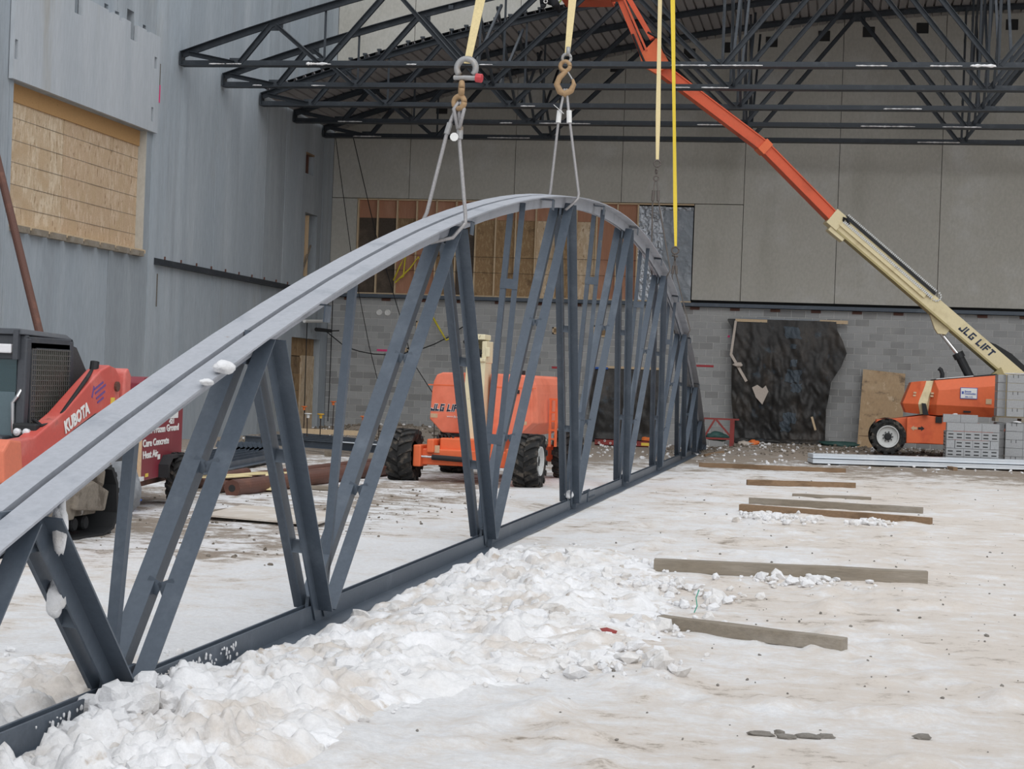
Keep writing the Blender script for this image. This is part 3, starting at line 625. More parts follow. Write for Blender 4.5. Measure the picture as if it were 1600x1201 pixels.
# near-left sling with bow shackle
Y = 13.95; zt = arc(Y-25.95); xn, xf = tcx(Y, .165), tcx(Y, -.165)
T = sling('cream web sling with a big grey bow shackle, nearest on the truss', Y, -1.0, (-3.065, 4.235), None, 'strap_cream', 'wire', .10)
hd = (-3.07, 4.195)
b = MB().torus((hd[0], Y, hd[1]), .078, .026, (-.15, -1, 0), 18, 8, -.75, PI+.75, (1, 0, 0))
obj('bow_shackle', b, 'shackle', T, w=True, smooth=True)
obj('shackle_pin', MB().tube([(hd[0]-.1, Y, hd[1]-.075), (hd[0]+.12, Y-.03, hd[1]-.085)], .02, 8), 'shackle', T, w=True)
obj('red_pin_head', MB().tube([(hd[0]+.09, Y-.03, hd[1]-.08), (hd[0]+.14, Y-.035, hd[1]-.087)], .036, 8), 'pin_red', T, w=True)
obj('sling_link', MB().torus((hd[0]-.03, Y-.02, hd[1]-.17), .05, .024, (1, .3, 0), 16, 8).torus((hd[0]-.045, Y-.02, hd[1]-.28), .05, .024, (.4, 1, 0), 16, 8), 'hook', T, w=True, smooth=True)
rope(T, [(hd[0]-.05, Y, hd[1]-.28), (hd[0]-.1, Y, 3.80), (hd[0]-.13, Y, 3.72), (xf+.02, Y, zt+.05), (xf-.015, Y, zt-.02), (xf+.03, Y+.03, zt-.14)], 'wire')
rope(T, [(hd[0]-.04, Y, hd[1]-.3), (hd[0]-.05, Y, 3.85), (hd[0]-.035, Y, 3.6), (xn+.012, Y, zt+.04), (xn+.015, Y, zt-.03), (xn-.06, Y-.12, zt-.16), (xn-.2, Y-.3, zt-.22)], 'wire')
rope(T, [(hd[0]-.045, Y-.03, hd[1]-.28), (hd[0]-.085, Y-.03, 3.86), (hd[0]-.045, Y-.03, 3.7)], 'wire')
rope(T, [(hd[0]-.035, Y-.03, hd[1]-.28), (hd[0]+.0, Y-.03, 3.86), (hd[0]-.035, Y-.03, 3.7)], 'wire')
obj('ferrule', MB().tube([(hd[0]-.035, Y, 3.72), (hd[0]-.035, Y, 3.62)], .027, 8).tube([(hd[0]-.12, Y, 3.75), (hd[0]-.145, Y, 3.66)], .024, 8), 'shackle', T, w=True)
obj('sling_tag', MB().lathe([(.035, 0), (.035, .012)], (hd[0]-.07, Y-.05, 3.63), 'y', 10), 'pvc', T, w=True)
# second sling on a tan hook
Y = 19.9; zt = arc(Y-25.95); xn, xf = tcx(Y, .165), tcx(Y, -.165)
T = sling('cream web sling ending in a tan forged hook, second along the truss', Y, -2.6, (-3.20, 5.43), None, 'strap_cream', 'wire', .11)
hx, hz = -3.21, 5.27
obj('small_shackle', MB().torus((hx+.005, Y, hz+.13), .05, .018, (0, 1, 0), 14, 7).tube([(hx+.02, Y, hz+.16), (hx+.02, Y, hz+.26)], .025, 8), 'shackle', T, w=True, smooth=True)
b = MB().torus((hx-.01, Y, hz+.04), .055, .025, (0, 1, 0), 16, 8).tube([(hx+.01, Y, hz-.01), (hx-.07, Y, hz-.09), (hx-.1, Y, hz-.17), (hx-.06, Y, hz-.25), (hx+.0, Y, hz-.28), (hx+.07, Y, hz-.24), (hx+.1, Y, hz-.17), (hx+.085, Y, hz-.11)], [.028, .034, .037, .04, .04, .036, .028, .014], 9)
obj('hook', b, 'hook', T, w=True, smooth=True)
obj('hook_latch', MB().tube([(hx+.02, Y, hz-.02), (hx+.085, Y, hz-.12)], .01, 6), 'shackle', T, w=True)
rope(T, [(hx-.005, Y, hz-.22), (hx-.06, Y, 4.72), (xf+.02, Y, zt+.03), (xf-.01, Y, zt-.04), (xf+.06, Y+.05, zt-.15)], 'wire')
rope(T, [(hx+.015, Y, hz-.22), (hx+.06, Y, 4.72), (xn+.02, Y, zt+.02), (xn+.01, Y, zt-.04), (xn-.1, Y-.15, zt-.18)], 'wire')
obj('ferrule', MB().tube([(hx-.055, Y, 4.80), (hx-.065, Y, 4.66)], .03, 8).tube([(hx+.055, Y, 4.80), (hx+.062, Y, 4.66)], .03, 8), 'pvc', T, w=True)
obj('sling_tag', MB().bar((hx-.12, Y-.03, 4.86), (hx-.0, Y-.03, 4.76), .03, .006), 'pvc', T, w=True)
# the two far slings
Y = 31.85; zt = arc(Y-25.95); xn, xf = tcx(Y, .165), tcx(Y, -.165)
T = sling('pale yellow web sling reaching down to chain legs, third along the truss', Y, -3.6, (-3.39, 5.8), None, 'strap_cream', 'wire_rust', .10)
obj('chain_link', MB().torus((-3.39, Y, 5.74), .06, .018, (0, 1, 0), 12, 6).torus((-3.40, Y, 5.6), .045, .016, (1, .4, 0), 12, 6).torus((-3.40, Y, 5.47), .045, .016, (0, 1, 0), 12, 6), 'wire_rust', T, w=True, smooth=True)
rope(T, [(-3.42, Y, 5.45), (-3.45, Y, 5.1), (xf, Y, zt+.02), (xf+.03, Y, zt-.12)], 'wire_rust', .014)
rope(T, [(-3.38, Y, 5.45), (-3.35, Y, 5.1), (xn+.02, Y, zt+.01), (xn-.05, Y-.1, zt-.15)], 'wire_rust', .014)
obj('ferrule', MB().tube([(-3.44, Y, 5.25), (-3.45, Y, 5.06)], .032, 7).tube([(-3.36, Y, 5.25), (-3.35, Y, 5.06)], .032, 7), 'wire_rust', T, w=True)
Y = 37.7; zt = arc(Y-25.95); xn, xf = tcx(Y, .165), tcx(Y, -.165)
T = sling('bright yellow web sling hanging to a ring, farthest along the truss', Y, -4.1, (-3.55, 4.72), None, 'strap_yellow', 'wire_rust', .10)
obj('ring', MB().torus((-3.555, Y, 4.63), .075, .02, (0, 1, 0), 16, 7), 'wire_rust', T, w=True, smooth=True)
obj('chain_link', MB().torus((-3.555, Y, 4.48), .05, .018, (1, .3, 0), 12, 6).tube([(-3.62, Y, 4.52), (-3.49, Y, 4.5)], .025, 6), 'wire_rust', T, w=True, smooth=True)
rope(T, [(-3.56, Y, 4.45), (-3.6, Y, 4.1), (xf, Y, zt+.02), (xf+.03, Y, zt-.12)], 'wire_rust', .013)
rope(T, [(-3.55, Y, 4.45), (-3.51, Y, 4.1), (xn+.02, Y, zt+.01), (xn-.05, Y-.1, zt-.15)], 'wire_rust', .013)
obj('ferrule', MB().tube([(-3.58, Y, 4.3), (-3.6, Y, 4.12)], .032, 7).tube([(-3.53, Y, 4.3), (-3.51, Y, 4.12)], .032, 7), 'wire_rust', T, w=True)
# ================================================================ MACHINES
def hull(pts):
    bm = bmesh.new()
    for p in pts: bm.verts.new(p)
    r = bmesh.ops.convex_hull(bm, input=bm.verts)
    for v in [g for g in r['geom_interior'] if isinstance(g, bmesh.types.BMVert)]: bm.verts.remove(v)
    bm.verts.index_update(); b = MB()
    b.add([tuple(v.co) for v in bm.verts], [[v.index for v in f.verts] for f in bm.faces]); bm.free(); return b
def wheel(T, c, r, w, side, axis, rim='rim', rr=.55, lugs=13, w_=False):
    """lugged tyre with rim; axis of rotation 'x' or 'y'; side=+1/-1: which way the rim faces"""
    b = MB(); h = w/2; ri = r*rr
    prof = [(ri*.98, -h*.75), (r*.80, -h*.96), (r*.87, -h*.93), (r*.90, -h*.75), (r*.91, 0), (r*.90, h*.75), (r*.87, h*.93), (r*.80, h*.96), (ri*.98, h*.75)]
    b.lathe(prof, c, axis, 40, False)
    def P(a, rad, t):
        o = (t, rad*math.cos(a), rad*math.sin(a)) if axis == 'x' else (rad*math.cos(a), t, rad*math.sin(a))
        return Vector(c)+Vector(o)
    for sgn in (-1, 1):
        for k in range(lugs):
            a0 = 2*PI*(k+(0 if sgn < 0 else .5))/lugs; da = 2*PI/lugs*.46; sk = 2*PI/lugs*.62
            v = []
            for (t, ang) in ((0.02*h, a0+sk), (h*.55, a0+sk*.35), (h*1.01, a0)):
                for rad in (r*.86, r):
                    rd = rad if t < h else rad-.012
                    for e in (0, da): v.append(P(ang+e, rd, sgn*t))
            f = []
            for i in (0, 4):
                f += [(i, i+1, i+5, i+4), (i+2, i+6, i+7, i+3), (i, i+4, i+6, i+2), (i+1, i+3, i+7, i+5)]
            f += [(0, 2, 3, 1), (8, 9, 11, 10)]
            # shoulder run down the sidewall
            n = len(v); v += [P(a0+e, r*.78, sgn*h*1.0) for e in (0, da)]; f += [(8, 9, n+1, n), (10, n, n+1, 11)]
            b.add(v, f)
    ty = obj('tyre', b, 'rubber', T, w=w_)
    s = side; d = MB().lathe([(.02, s*h*.2), (ri*1.0, s*h*.2), (ri*1.0, s*h*.80), (ri*.98, s*h*.92), (ri*.90, s*h*.90), (ri*.84, s*h*.55), (ri*.40, s*h*.50), (.02, s*h*.52)], c, axis, 30)
    obj('wheel_rim', d, rim, ty, w=w_, smooth=False)
    hb = MB().lathe([(ri*.34, s*h*.5), (ri*.32, s*h*.72), (ri*.2, s*h*.78)], c, axis, 16)
    for k in range(9):
        a = 2*PI*k/9; q = P(a, ri*.42, s*h*.56); o = Vector((s*.03, 0, 0)) if axis == 'x' else Vector((0, s*.03, 0))
        hb.tube([q-o*.6, q+o], .016, 6)
    obj('wheel_hub', hb, 'rubber_black', ty, w=w_)
    return ty
# ---------------- boom lift seen end on, behind the truss
L1 = thing('boom_lift', 'faded orange boom lift parked end on behind the bow truss, lettered JLG LIFT', 'lift', (-5.80, 29.35, -.02), math.radians(-2.5), 'orange boom lifts')
for sx in (-1, 1):
    for sy in (-1, 1): wheel(L1, (sx*1.04, sy*1.6, .435), .435, .43, sx, 'x', lugs=15)
b = MB().box(-.83, .83, -1.72, -1.48, .30, .56).box(-.83, -.7, -1.85, -1.4, .27, .62).box(.70, .83, -1.85, -1.4, .27, .62).box(-.45, .45, -1.62, 1.7, .34, .74).box(-.83, .83, 1.45, 1.7, .3, .6)
b.box(-.62, -.5, -1.8, -1.2, .5, .72).box(.36, .5, -1.8, -1.2, .45, .72)
obj('chassis', b, 'orange', L1, bev=.02)
obj('steering_cylinder', MB().tube([(-.52, -1.80, .43), (.02, -1.80, .41)], .045, 10), 'rubber_black', L1)
obj('steering_rod', MB().tube([(-.72, -1.80, .435), (-.5, -1.80, .43)], .02, 8), 'chrome', L1)
obj('tie_down_plate', MB().box(-.60, -.42, -1.735, -1.72, .50, .62), 'decal_tan', L1)
obj('slew_ring', MB().lathe([(.52, .70), (.52, .86), (.45, .86)], (0, 0, 0), 'z', 28), 'black', L1)
def cover(x0, x1, sgn):
    out = x0 if sgn < 0 else x1; inn = x1 if sgn < 0 else x0
    pts = []
    for y, k in ((-.98, .93), (-.80, 1.0), (1.5, 1.0), (1.7, .94)):
        for xx, z in ((out-.23*-sgn*-1, .80), (out, 1.02), (out-.025*sgn, 1.50), (out-.05*sgn, 1.66), (out-.10*sgn, 1.77), (out-.2*sgn, 1.81), (inn, 1.82), (inn, .80)):
            cx = inn+(xx-inn)*k; pts.append((cx, y, 1.3+(z-1.3)*(.97 if k < 1 else 1)))
    return hull(pts)
cl = obj('turntable_cover', cover(-.86, -.16, -1), 'orange_faded', L1, bev=.03)
cr_ = obj('turntable_cover', cover(.20, .99, 1), 'orange_faded', L1, bev=.03)
obj('hood_lip', MB().box(-.86, -.16, -.985, -.95, 1.585, 1.605), 'orange', cl); obj('hood_lip', MB().box(.2, .97, -.985, -.95, 1.585, 1.605), 'orange', cr_)
block_text('JLG LIFT', .115, 'decal_white', cl, (-.80, -.982, 1.165), (1, 0, 0), (0, 0, 1), .2, grow=.35, name='lettering_edge', sx=.8)
block_text('JLG LIFT', .115, 'decal_navy', cl, (-.80, -.987, 1.165), (1, 0, 0), (0, 0, 1), .2, sx=.8)
text('www.jlg.com', .05, 'decal_white', cl, (-.52, -.988, 1.065), (1, 0, 0), (0, 0, 1), 'web_address', extrude=.003)
obj('warning_label', MB().box(-.80, -.68, -.985, -.965, 1.05, 1.12), 'decal_tan', cl)
obj('warning_label', MB().box(.66, .84, -.985, -.965, .99, 1.05), 'decal_tan', cr_)
obj('warning_label', MB().box(.66, .78, -.985, -.965, 1.08, 1.14), 'decal_tan', cr_)
obj('latch', MB().box(.62, .7, -1.0, -.96, 1.5, 1.56), 'black', cr_)
b = MB()
for z in (.9, 1.42): b.bar((1.0, .0, z), (1.13, .0, z), .03, .03)
b.bar((1.13, 0, .62), (1.13, 0, 1.44), .04, .04, (1, 0, 0)).bar((1.03, 0, .62), (1.03, 0, 1.44), .04, .04, (1, 0, 0))
for z in (.75, 1.05, 1.2): b.bar((1.03, 0, z), (1.13, 0, z), .025, .025)
obj('step_ladder', b, 'orange', L1)
obj('boom', hull([(x, y, z) for (x, z) in ((-.24, .58), (.15, .58), (.16, 2.02), (-.15, 2.02)) for y in (-1.22, -.78)]), 'cream_pale', L1, bev=.015)
b = MB().box(-.17, -.10, -1.2, -.75, 1.98, 2.34).box(.09, .17, -1.2, -.75, 1.98, 2.34).box(-.16, .14, -1.22, -.8, 2.36, 2.45).box(-.16, .1, -.95, -.75, 2.1, 2.4).box(-.17, .17, -1.26, -1.2, 2.0, 2.06).box(.14, .22, -1.2, -1.1, 2.08, 2.24)
obj('boom_head', b, 'cream_pale', L1, bev=.012)
obj('head_roller', MB().tube([(-.12, -1.14, 2.14), (.1, -1.14, 2.14)], .06, 12), 'black', L1)
b = MB()
for (x, h_, d_) in ((-.06, .20, -1.25), (0, .26, -1.28), (.05, .16, -1.24), (-.02, .1, -1.22), (.03, .3, -1.27)):
    b.tube([(x, -1.2, 2.02), (x-.03, d_-.02, 2.06+h_*.4), (x+.02, d_, 2.1+h_*.6), (x-.06, -1.22, 2.15+h_*.6), (x-.12, -1.16, 2.2+h_*.5)], .014, 6)
b.tube([(-.13, -1.2, 2.2), (-.22, -1.22, 2.32), (-.15, -1.24, 2.42), (-.02, -1.25, 2.36), (-.02, -1.22, 2.22)], .013, 6)
obj('hydraulic_hose', b, 'cable', L1)
b = MB()
for k in range(5): b.torus((-.52+.05*k, -1.35, .66), .12, .018, (1, .2*k, .2), 14, 5)
obj('hose_coil', b, 'cable', L1)
for x, z in ((.28, 1.83), (.42, 1.83)): obj('exhaust_stub', MB().box(x, x+.08, .2, .3, z-.03, z+.06), 'black', L1)
# ---------------- boom lift side on by the back wall, boom raised across the picture
L2 = thing('boom_lift', 'orange boom lift side on at the back wall with its cream boom raised high', 'lift', (2.9, 46.1, .2), 0, 'orange boom lifts')
for x in (1.265, 4.5):
    for y, s in ((45.2, -1), (47.0, 1)): wheel(L2, (x, y, .655), .455, .42, s, 'y', lugs=14, w_=True, rr=.62)
b = MB().prism([(.98, 1.06), (1.45, 1.11), (2.15, 1.236), (2.75, 1.205), (4.6, .88), (4.75, .62), (4.5, .5), (1.72, .5), (1.3, .62), (.95, .8)], (45.42, 46.8), 'y')
b.prism([(1.72, .505), (2.2, .52), (2.9, .5), (2.9, 1.16), (2.15, 1.23), (1.72, 1.15)], (45.2, 45.5), 'y')
obj('chassis', b, 'orange', L2, w=True, bev=.015)
for x0, m in ((1.93, 'decal_tan'), (2.05, 'black')):
    d = 1 if m == 'black' else -1
    obj('direction_arrow', MB().prism([(x0-.05*d, .86), (x0-.05*d, .92), (x0+.03*d, .92), (x0+.03*d, .955), (x0+.11*d, .89), (x0+.03*d, .825), (x0+.03*d, .86)], (45.19, 45.2), 'y'), m, L2, w=True)
obj('chassis_port', MB().box(2.42, 2.58, 45.15, 45.2, 1.05, 1.2), 'black', L2, w=True)
obj('slew_ring', MB().lathe([(.6, 1.15), (.6, 1.28), (.5, 1.28)], (2.75, 46.1, 0), 'z', 28), 'black', L2, w=True)
def dbl(pl, y0, y1): return [(x, y, z) for (x, z, yy) in pl for y in (y0+yy, y1-yy)]
cv = obj('turntable_cover', hull(dbl([(2.42, 1.5, 0), (3.86, 1.475, 0), (2.46, 1.86, 0), (3.85, 2.02, 0), (2.36, 2.11, .14), (3.87, 2.29, .14), (2.44, 1.235, .16), (3.84, 1.235, .16), (2.19, 1.49, .28), (2.23, 1.24, .38), (2.33, 2.1, .38)], 45.0, 47.2)), 'orange', L2, w=True, bev=.012)
obj('counterweight', hull(dbl([(1.60, 1.505, .3), (1.69, 1.275, .36), (2.02, 1.25, .2), (1.97, 1.50, .08), (2.16, 2.09, .2), (1.80, 2.045, .38), (2.04, 2.08, .24)], 45.0, 47.2)), 'orange', L2, w=True, bev=.012)
obj('cream_band', hull(dbl([(1.98, 1.50, .08), (2.04, 1.25, .2), (2.22, 1.245, .2), (2.19, 1.5, .1), (2.34, 2.1, .22), (2.10, 2.085, .22)], 45.0, 47.2)), 'cream', L2, w=True)
obj('access_handle', MB().prism([(2.10, 1.24), (2.24, 1.24), (2.16, 1.52), (2.06, 1.53)], (44.98, 45.15), 'y'), 'black', L2, w=True)
for x, z in ((1.86, 1.76), (1.85, 1.69), (2.28, 1.76), (2.27, 1.69)): obj('warning_label', MB().box(x, x+.07, 45.06 if x > 2 else 45.18, 45.3, z, z+.045), 'decal_tan', L2, w=True)
sg = obj('company_sign', MB().box(2.985, 3.40, 44.975, 45.0, 1.675, 1.955), 'decal_blue', L2, w=True, label='white sign edged in blue with blue lettering')
obj('sign_face', MB().box(3.0, 3.385, 44.97, 44.98, 1.69, 1.94), 'decal_white', sg, w=True)
text('llmont', .06, 'decal_blue', sg, (3.09, 44.968, 1.84), (1, 0, 0), (0, 0, 1), 'lettering', w=True, bold=.002, sx=1.0)
text('Contracting', .06, 'decal_blue', sg, (3.085, 44.968, 1.785), (1, 0, 0), (0, 0, 1), 'lettering', w=True, bold=.002, sx=.95)
text('384-1122', .055, 'decal_blue', sg, (3.10, 44.968, 1.705), (1, 0, 0), (0, 0, 1), 'lettering', w=True, bold=.001, sx=.9)
obj('sign_emblem', MB().box(3.02, 3.07, 44.967, 44.972, 1.79, 1.86), 'decal_blue', sg, w=True)
obj('notice_label', MB().box(3.61, 3.75, 44.985, 45.0, 1.56, 1.69), 'decal_tan', L2, w=True)
obj('latch', MB().box(3.08, 3.26, 45.04, 45.14, 1.33, 1.375), 'black', L2, w=True)
obj('cover_top_seal', MB().prism([(2.36, 2.11), (3.87, 2.29), (3.87, 2.325), (2.36, 2.14)], (45.14, 47.0), 'y'), 'black', L2, w=True)
obj('snow_dusting', MB().prism([(2.4, 2.135), (3.3, 2.24), (3.3, 2.262), (2.4, 2.152)], (45.12, 45.6), 'y'), 'snow', L2, w=True)
obj('exhaust_pipe', MB().tube([(2.56, 45.6, 2.1), (2.57, 45.6, 2.28), (2.53, 45.6, 2.38), (2.47, 45.6, 2.42)], .055, 10), 'black', L2, w=True)
A, B_, C_, D_ = Vector((3.38, 45.8, 3.12)), Vector((-.15, 44.9, 5.97)), Vector((-2.09, 44.2, 7.80)), Vector((-4.86, 43.3, 9.73))
A0 = A+(A-B_)*.46
def boomsec(p, q, w, h, flange=0):
    b = MB().bar(p, q, w, h)
    if flange:
        u = Vector((0, 0, 1)); d = (q-p).normalized(); a = d.cross(u).normalized(); n = a.cross(d)
        b.bar(p+n*h*.48, q+n*h*.48, w+flange, .03).bar(p-n*h*.48, q-n*h*.48, w+flange, .03)
    return b
obj('base_boom', boomsec(A0, B_, .32, .37), 'cream', L2, w=True, bev=.012)
dB = (B_-A0).normalized(); aB = dB.cross(Vector((0, 0, 1))).normalized(); nB = aB.cross(dB); near = -aB if aB.y > 0 else aB
obj('boom_underside', MB().bar(A0-nB*.20+near*.02, B_-nB*.20+near*.02, .30, .05), 'cream_shade', L2, w=True)  # strip along the boom's underside, shade put into its colour
obj('boom_rib', MB().bar(A0.lerp(B_, .58)+near*.17-nB*.0, B_+near*.17-nB*.0, .10, .13), 'cream', L2, w=True)
obj('boom_tip_collar', MB().bar(B_-dB*.05, B_+dB*.28, .40, .44).bar(B_-dB*.35-nB*.26, B_+dB*.12-nB*.27, .3, .12), 'cream', L2, w=True, bev=.01)
obj('mid_boom', boomsec(B_, C_+(C_-B_)*.02, .26, .26, .07), 'orange_boom', L2, w=True)
obj('mid_collar', MB().bar(C_-(C_-B_).normalized()*.15, C_+(C_-B_).normalized()*.06, .36, .34), 'orange', L2, w=True)
obj('fly_boom', boomsec(C_, D_, .26, .27, .06), 'orange_boom', L2, w=True)
ch = MB()
for k in range(58):
    p = B_.lerp(A0, .005+.0076*k)
    ch.bar(p+near*.20+nB*.07, p+near*.20+nB*.07-dB*.034, .07, .07)
    ch.bar(p+near*.12+nB*.29, p+near*.12+nB*.29-dB*.030, .08, .05)
p = B_.lerp(A0, .452)
for k in range(7):
    t = -PI/2+PI*k/6; q = p+near*.16+nB*(.18+.11*math.sin(t))-dB*.11*math.cos(t); ch.bar(q, q-dB*.03, .08, .05)
obj('hose_chain', ch, 'rim', L2, w=True, label='white plastic hose carrier chain', kind='stuff')
obj('chain_rail', MB().bar(B_+near*.17+nB*.21, B_.lerp(A0, .445)+near*.17+nB*.21, .06, .07), 'black', L2, w=True)
obj('hose_bend', MB().tube([B_+near*.2+nB*.06-dB*.05, B_+near*.24+nB*.14+dB*.02, B_+near*.2+nB*.17-dB*.08, B_+near*.2+nB*.1-dB*.2], .035, 6), 'cable', L2, w=True)
q = A-dB*.35
block_text('JLG LIFT', .19, 'decal_navy', L2, A0.lerp(B_, .405)+near*.163-nB*.085, -dB, nB, .2, w=True)
obj('lift_bracket', hull([(x, y, z) for (x, z) in ((2.16, 3.9), (2.72, 3.42), (2.62, 3.28), (2.42, 3.30), (2.34, 3.42)) for y in (45.55, 45.95)]), 'cream', L2, w=True)
obj('lift_cylinder', MB().tube([(2.98, 45.75, 2.74), (3.3, 45.75, 2.15)], .11, 14).tube([(2.93, 45.75, 2.83), (3.0, 45.75, 2.70)], .14, 12), 'black', L2, w=True)
obj('cylinder_rod', MB().tube([(2.45, 45.75, 3.38), (3.0, 45.75, 2.72)], .05, 10), 'chrome', L2, w=True)
obj('counter_arm', MB().prism([(3.62, 3.18), (3.9, 3.09), (4.3, 2.86), (4.7, 2.5), (4.6, 2.25), (4.3, 2.42)], (46.15, 46.4), 'y'), 'black', L2, w=True)
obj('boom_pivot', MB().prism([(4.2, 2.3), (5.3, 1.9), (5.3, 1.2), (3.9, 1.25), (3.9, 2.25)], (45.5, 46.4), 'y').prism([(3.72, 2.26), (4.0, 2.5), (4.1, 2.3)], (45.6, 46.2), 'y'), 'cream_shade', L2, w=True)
# jib and work platform
E0, E1 = Vector((-5.05, 43.2, 9.86)), Vector((-5.72, 43.2, 11.35))
b = MB().bar(E0, E1, .20, .13).bar(E0+Vector((.21, .05, .42)), E1+Vector((.22, .05, .0)), .16, .12).bar(E0+Vector((.10, -.12, .1)), E1+Vector((.11, -.12, 0)), .05, .05)
obj('jib', b, 'orange_boom', L2, w=True)
obj('jib_elbow', MB().prism([(-5.12, 9.85), (-4.72, 10.28), (-4.55, 9.95), (-4.35, 9.62), (-4.7, 9.4), (-5.05, 9.6)], (43.08, 43.34), 'y'), 'orange', L2, w=True)
obj('elbow_hose', MB().tube([(-4.93, 42.98, 10.4), (-4.66, 42.98, 10.25), (-4.5, 42.98, 9.9), (-4.1, 42.98, 9.62)], .03, 7).tube([(-5.3, 42.98, 10.35), (-5.1, 42.98, 9.9), (-4.95, 42.98, 9.6)], .03, 7), 'cable', L2, w=True)
obj('platform_floor', MB().box(-7.12, -5.9, 42.5, 43.9, 11.22, 11.32).box(-7.12, -5.9, 42.5, 42.54, 11.2, 11.55).box(-5.95, -5.6, 43.0, 43.4, 11.24, 11.5), 'orange_boom', L2, w=True)
b = MB()
for z in (11.85, 12.35):
    for p, q in (((-7.1, 42.52), (-5.9, 42.52)), ((-7.1, 43.88), (-5.9, 43.88)), ((-7.1, 42.52), (-7.1, 43.88)), ((-5.9, 42.52), (-5.9, 43.88))): b.bar((*p, z), (*q, z), .04, .04)
for x in (-7.1, -6.5, -5.9):
    for y in (42.52, 43.88): b.bar((x, y, 11.3), (x, y, 12.35), .04, .04)
obj('platform_rail', b, 'orange_boom', L2, w=True)
# ---------------- compact track loader on the left
K = thing('track_loader', 'red and charcoal compact track loader at the left edge, arm lettered KUBOTA', 'loader', (-7.95, 15.7, 0))
def track(x0, x1):
    base = [(14.92, .06), (15.2, .0), (16.35, .0), (16.56, .05), (16.66, .2), (16.62, .5), (16.5, .66), (16.35, .68), (15.2, .52), (14.85, .42), (14.76, .25)]
    n = len(base); inn = []
    cy, cz = 15.7, .3
    for y, z in base: d = Vector((cy-y, cz-z)); d.normalize(); inn.append((y+d.x*.05, z+d.y*.05))
    b = MB(); v = [(x, y, z) for x in (x0, x1) for y, z in base]+[(x, y, z) for x in (x0, x1) for y, z in inn]; f = []
    for i in range(n):
        j = (i+1) % n
        f += [(i, j, n+j, n+i), (2*n+i, 3*n+i, 3*n+j, 2*n+j), (i, 2*n+i, 2*n+j, j), (n+i, n+j, 3*n+j, 3*n+i)]
    b.add(v, f)
    for i in range(n):
        p, q = Vector(base[i]), Vector(base[(i+1) % n]); L = (q-p).length; m = max(1, int(L/.11)); nn = Vector((q.y-p.y, p.x-q.x)).normalized()
        for k in range(m):
            c = p.lerp(q, (k+.5)/m); d = (q-p).normalized()*.025
            b.frame_box((x0-.0, c.x-d.x, c.y-d.y), (x1-x0, 0, 0), (0, 2*d.x, 2*d.y), (0, nn.x*.022, nn.y*.022))
    return b
for x0, x1 in ((-7.46, -7.08), (-8.85, -8.47)):
    tr = obj('rubber_track', track(x0, x1), 'rubber_black', K, w=True)
    b = MB()
    for y in (15.15, 15.4, 15.65, 15.9, 16.15): b.lathe([(.06, x0+.04), (.075, x0+.1), (.075, x1-.14), (.06, x1-.12)], (0, y, .13), 'x', 12)
    b.lathe([(.13, x0+.04), (.15, x0+.1), (.15, x1-.16), (.12, x1-.12)], (0, 14.98, .24), 'x', 14).lathe([(.14, x0+.05), (.15, x1-.14)], (0, 16.4, .42), 'x', 14)
    obj('track_roller', b, 'rubber_black', tr, w=True)
    obj('track_frame', MB().box(x0+.06, x1-.04, 15.05, 16.2, .22, .36).box(x0+.05, x1+.0, 15.35, 15.62, .2, .42), 'mud', tr, w=True, bev=.02)
obj('caked_mud', hull([(x, y, z) for (y, z) in ((15.5, .30), (16.2, .25), (16.28, .44), (15.9, .56), (15.55, .50)) for x in (-7.42, -7.02)]), 'mud', K, w=True, bev=.03)
obj('caked_mud', MB().blob((-7.2, 16.25, .62), .14, .14, .2, 4), 'mud', K, w=True)
obj('hull', MB().box(-8.47, -7.46, 14.85, 17.0, .28, 1.0).box(-8.7, -7.2, 16.2, 17.1, .7, 1.25), 'charcoal', K, w=True, bev=.03)
# cab
cb_ = MB()
X0, X1, Yf, Yr = -8.5, -7.36, 15.06, 16.06
for x in (X0, X1):
    s = 1 if x == X1 else -1
    cb_.bar((x-.03*s, Yf, .9), (x-.03*s, Yf+.03, 1.9), .09, .10, (0, 1, 0)).bar((x-.03*s, Yr, 1.2), (x-.03*s, Yr-.04, 1.9), .07, .09, (0, 1, 0))
    cb_.box(min(x, x-.05*s), max(x, x-.05*s), Yf, Yr, 1.80, 1.92).box(min(x, x-.05*s), max(x, x-.05*s), Yf+.1, Yr, .9, 1.05)
cb_.box(X0, X1, Yf-.02, Yf+.06, 1.70, 1.93).box(X0, X1, Yr-.06, Yr, 1.75, 1.92).box(X0, X1, Yf-.02, Yf+.06, .86, .97)
cab = obj('cab_frame', cb_, 'charcoal', K, w=True, bev=.015)
obj('cab_roof', hull([(x, y, z) for (x, y, z) in ((X0-.01, Yf-.08, 1.93), (X1+.01, Yf-.08, 1.93), (X0, Yr, 1.91), (X1, Yr, 1.91), (X0+.05, Yf-.04, 1.985), (X1-.05, Yf-.04, 1.985), (X0+.05, Yr-.05, 1.96), (X1-.05, Yr-.05, 1.96))]), 'charcoal', K, w=True, bev=.015)
obj('front_glass', MB().box(X0+.05, X1-.09, Yf-.0, Yf+.012, .95, 1.72), 'glass', K, w=True)
obj('door_lower_panel', MB().box(X0+.05, X1-.09, Yf-.015, Yf+.0, .95, 1.40), mat('frosted_door_glass', (.10, .145, .165), .25, grain=.05), K, w=True)
obj('wiper', MB().tube([(-7.95, Yf-.03, 1.66), (-7.78, Yf-.04, 1.64), (-7.70, Yf-.03, 1.60)], .02, 6), 'black', K, w=True)
obj('work_lamp', MB().box(-7.66, -7.47, Yf-.09, Yf-.02, 1.755, 1.84), 'lamp', K, w=True, bev=.012)
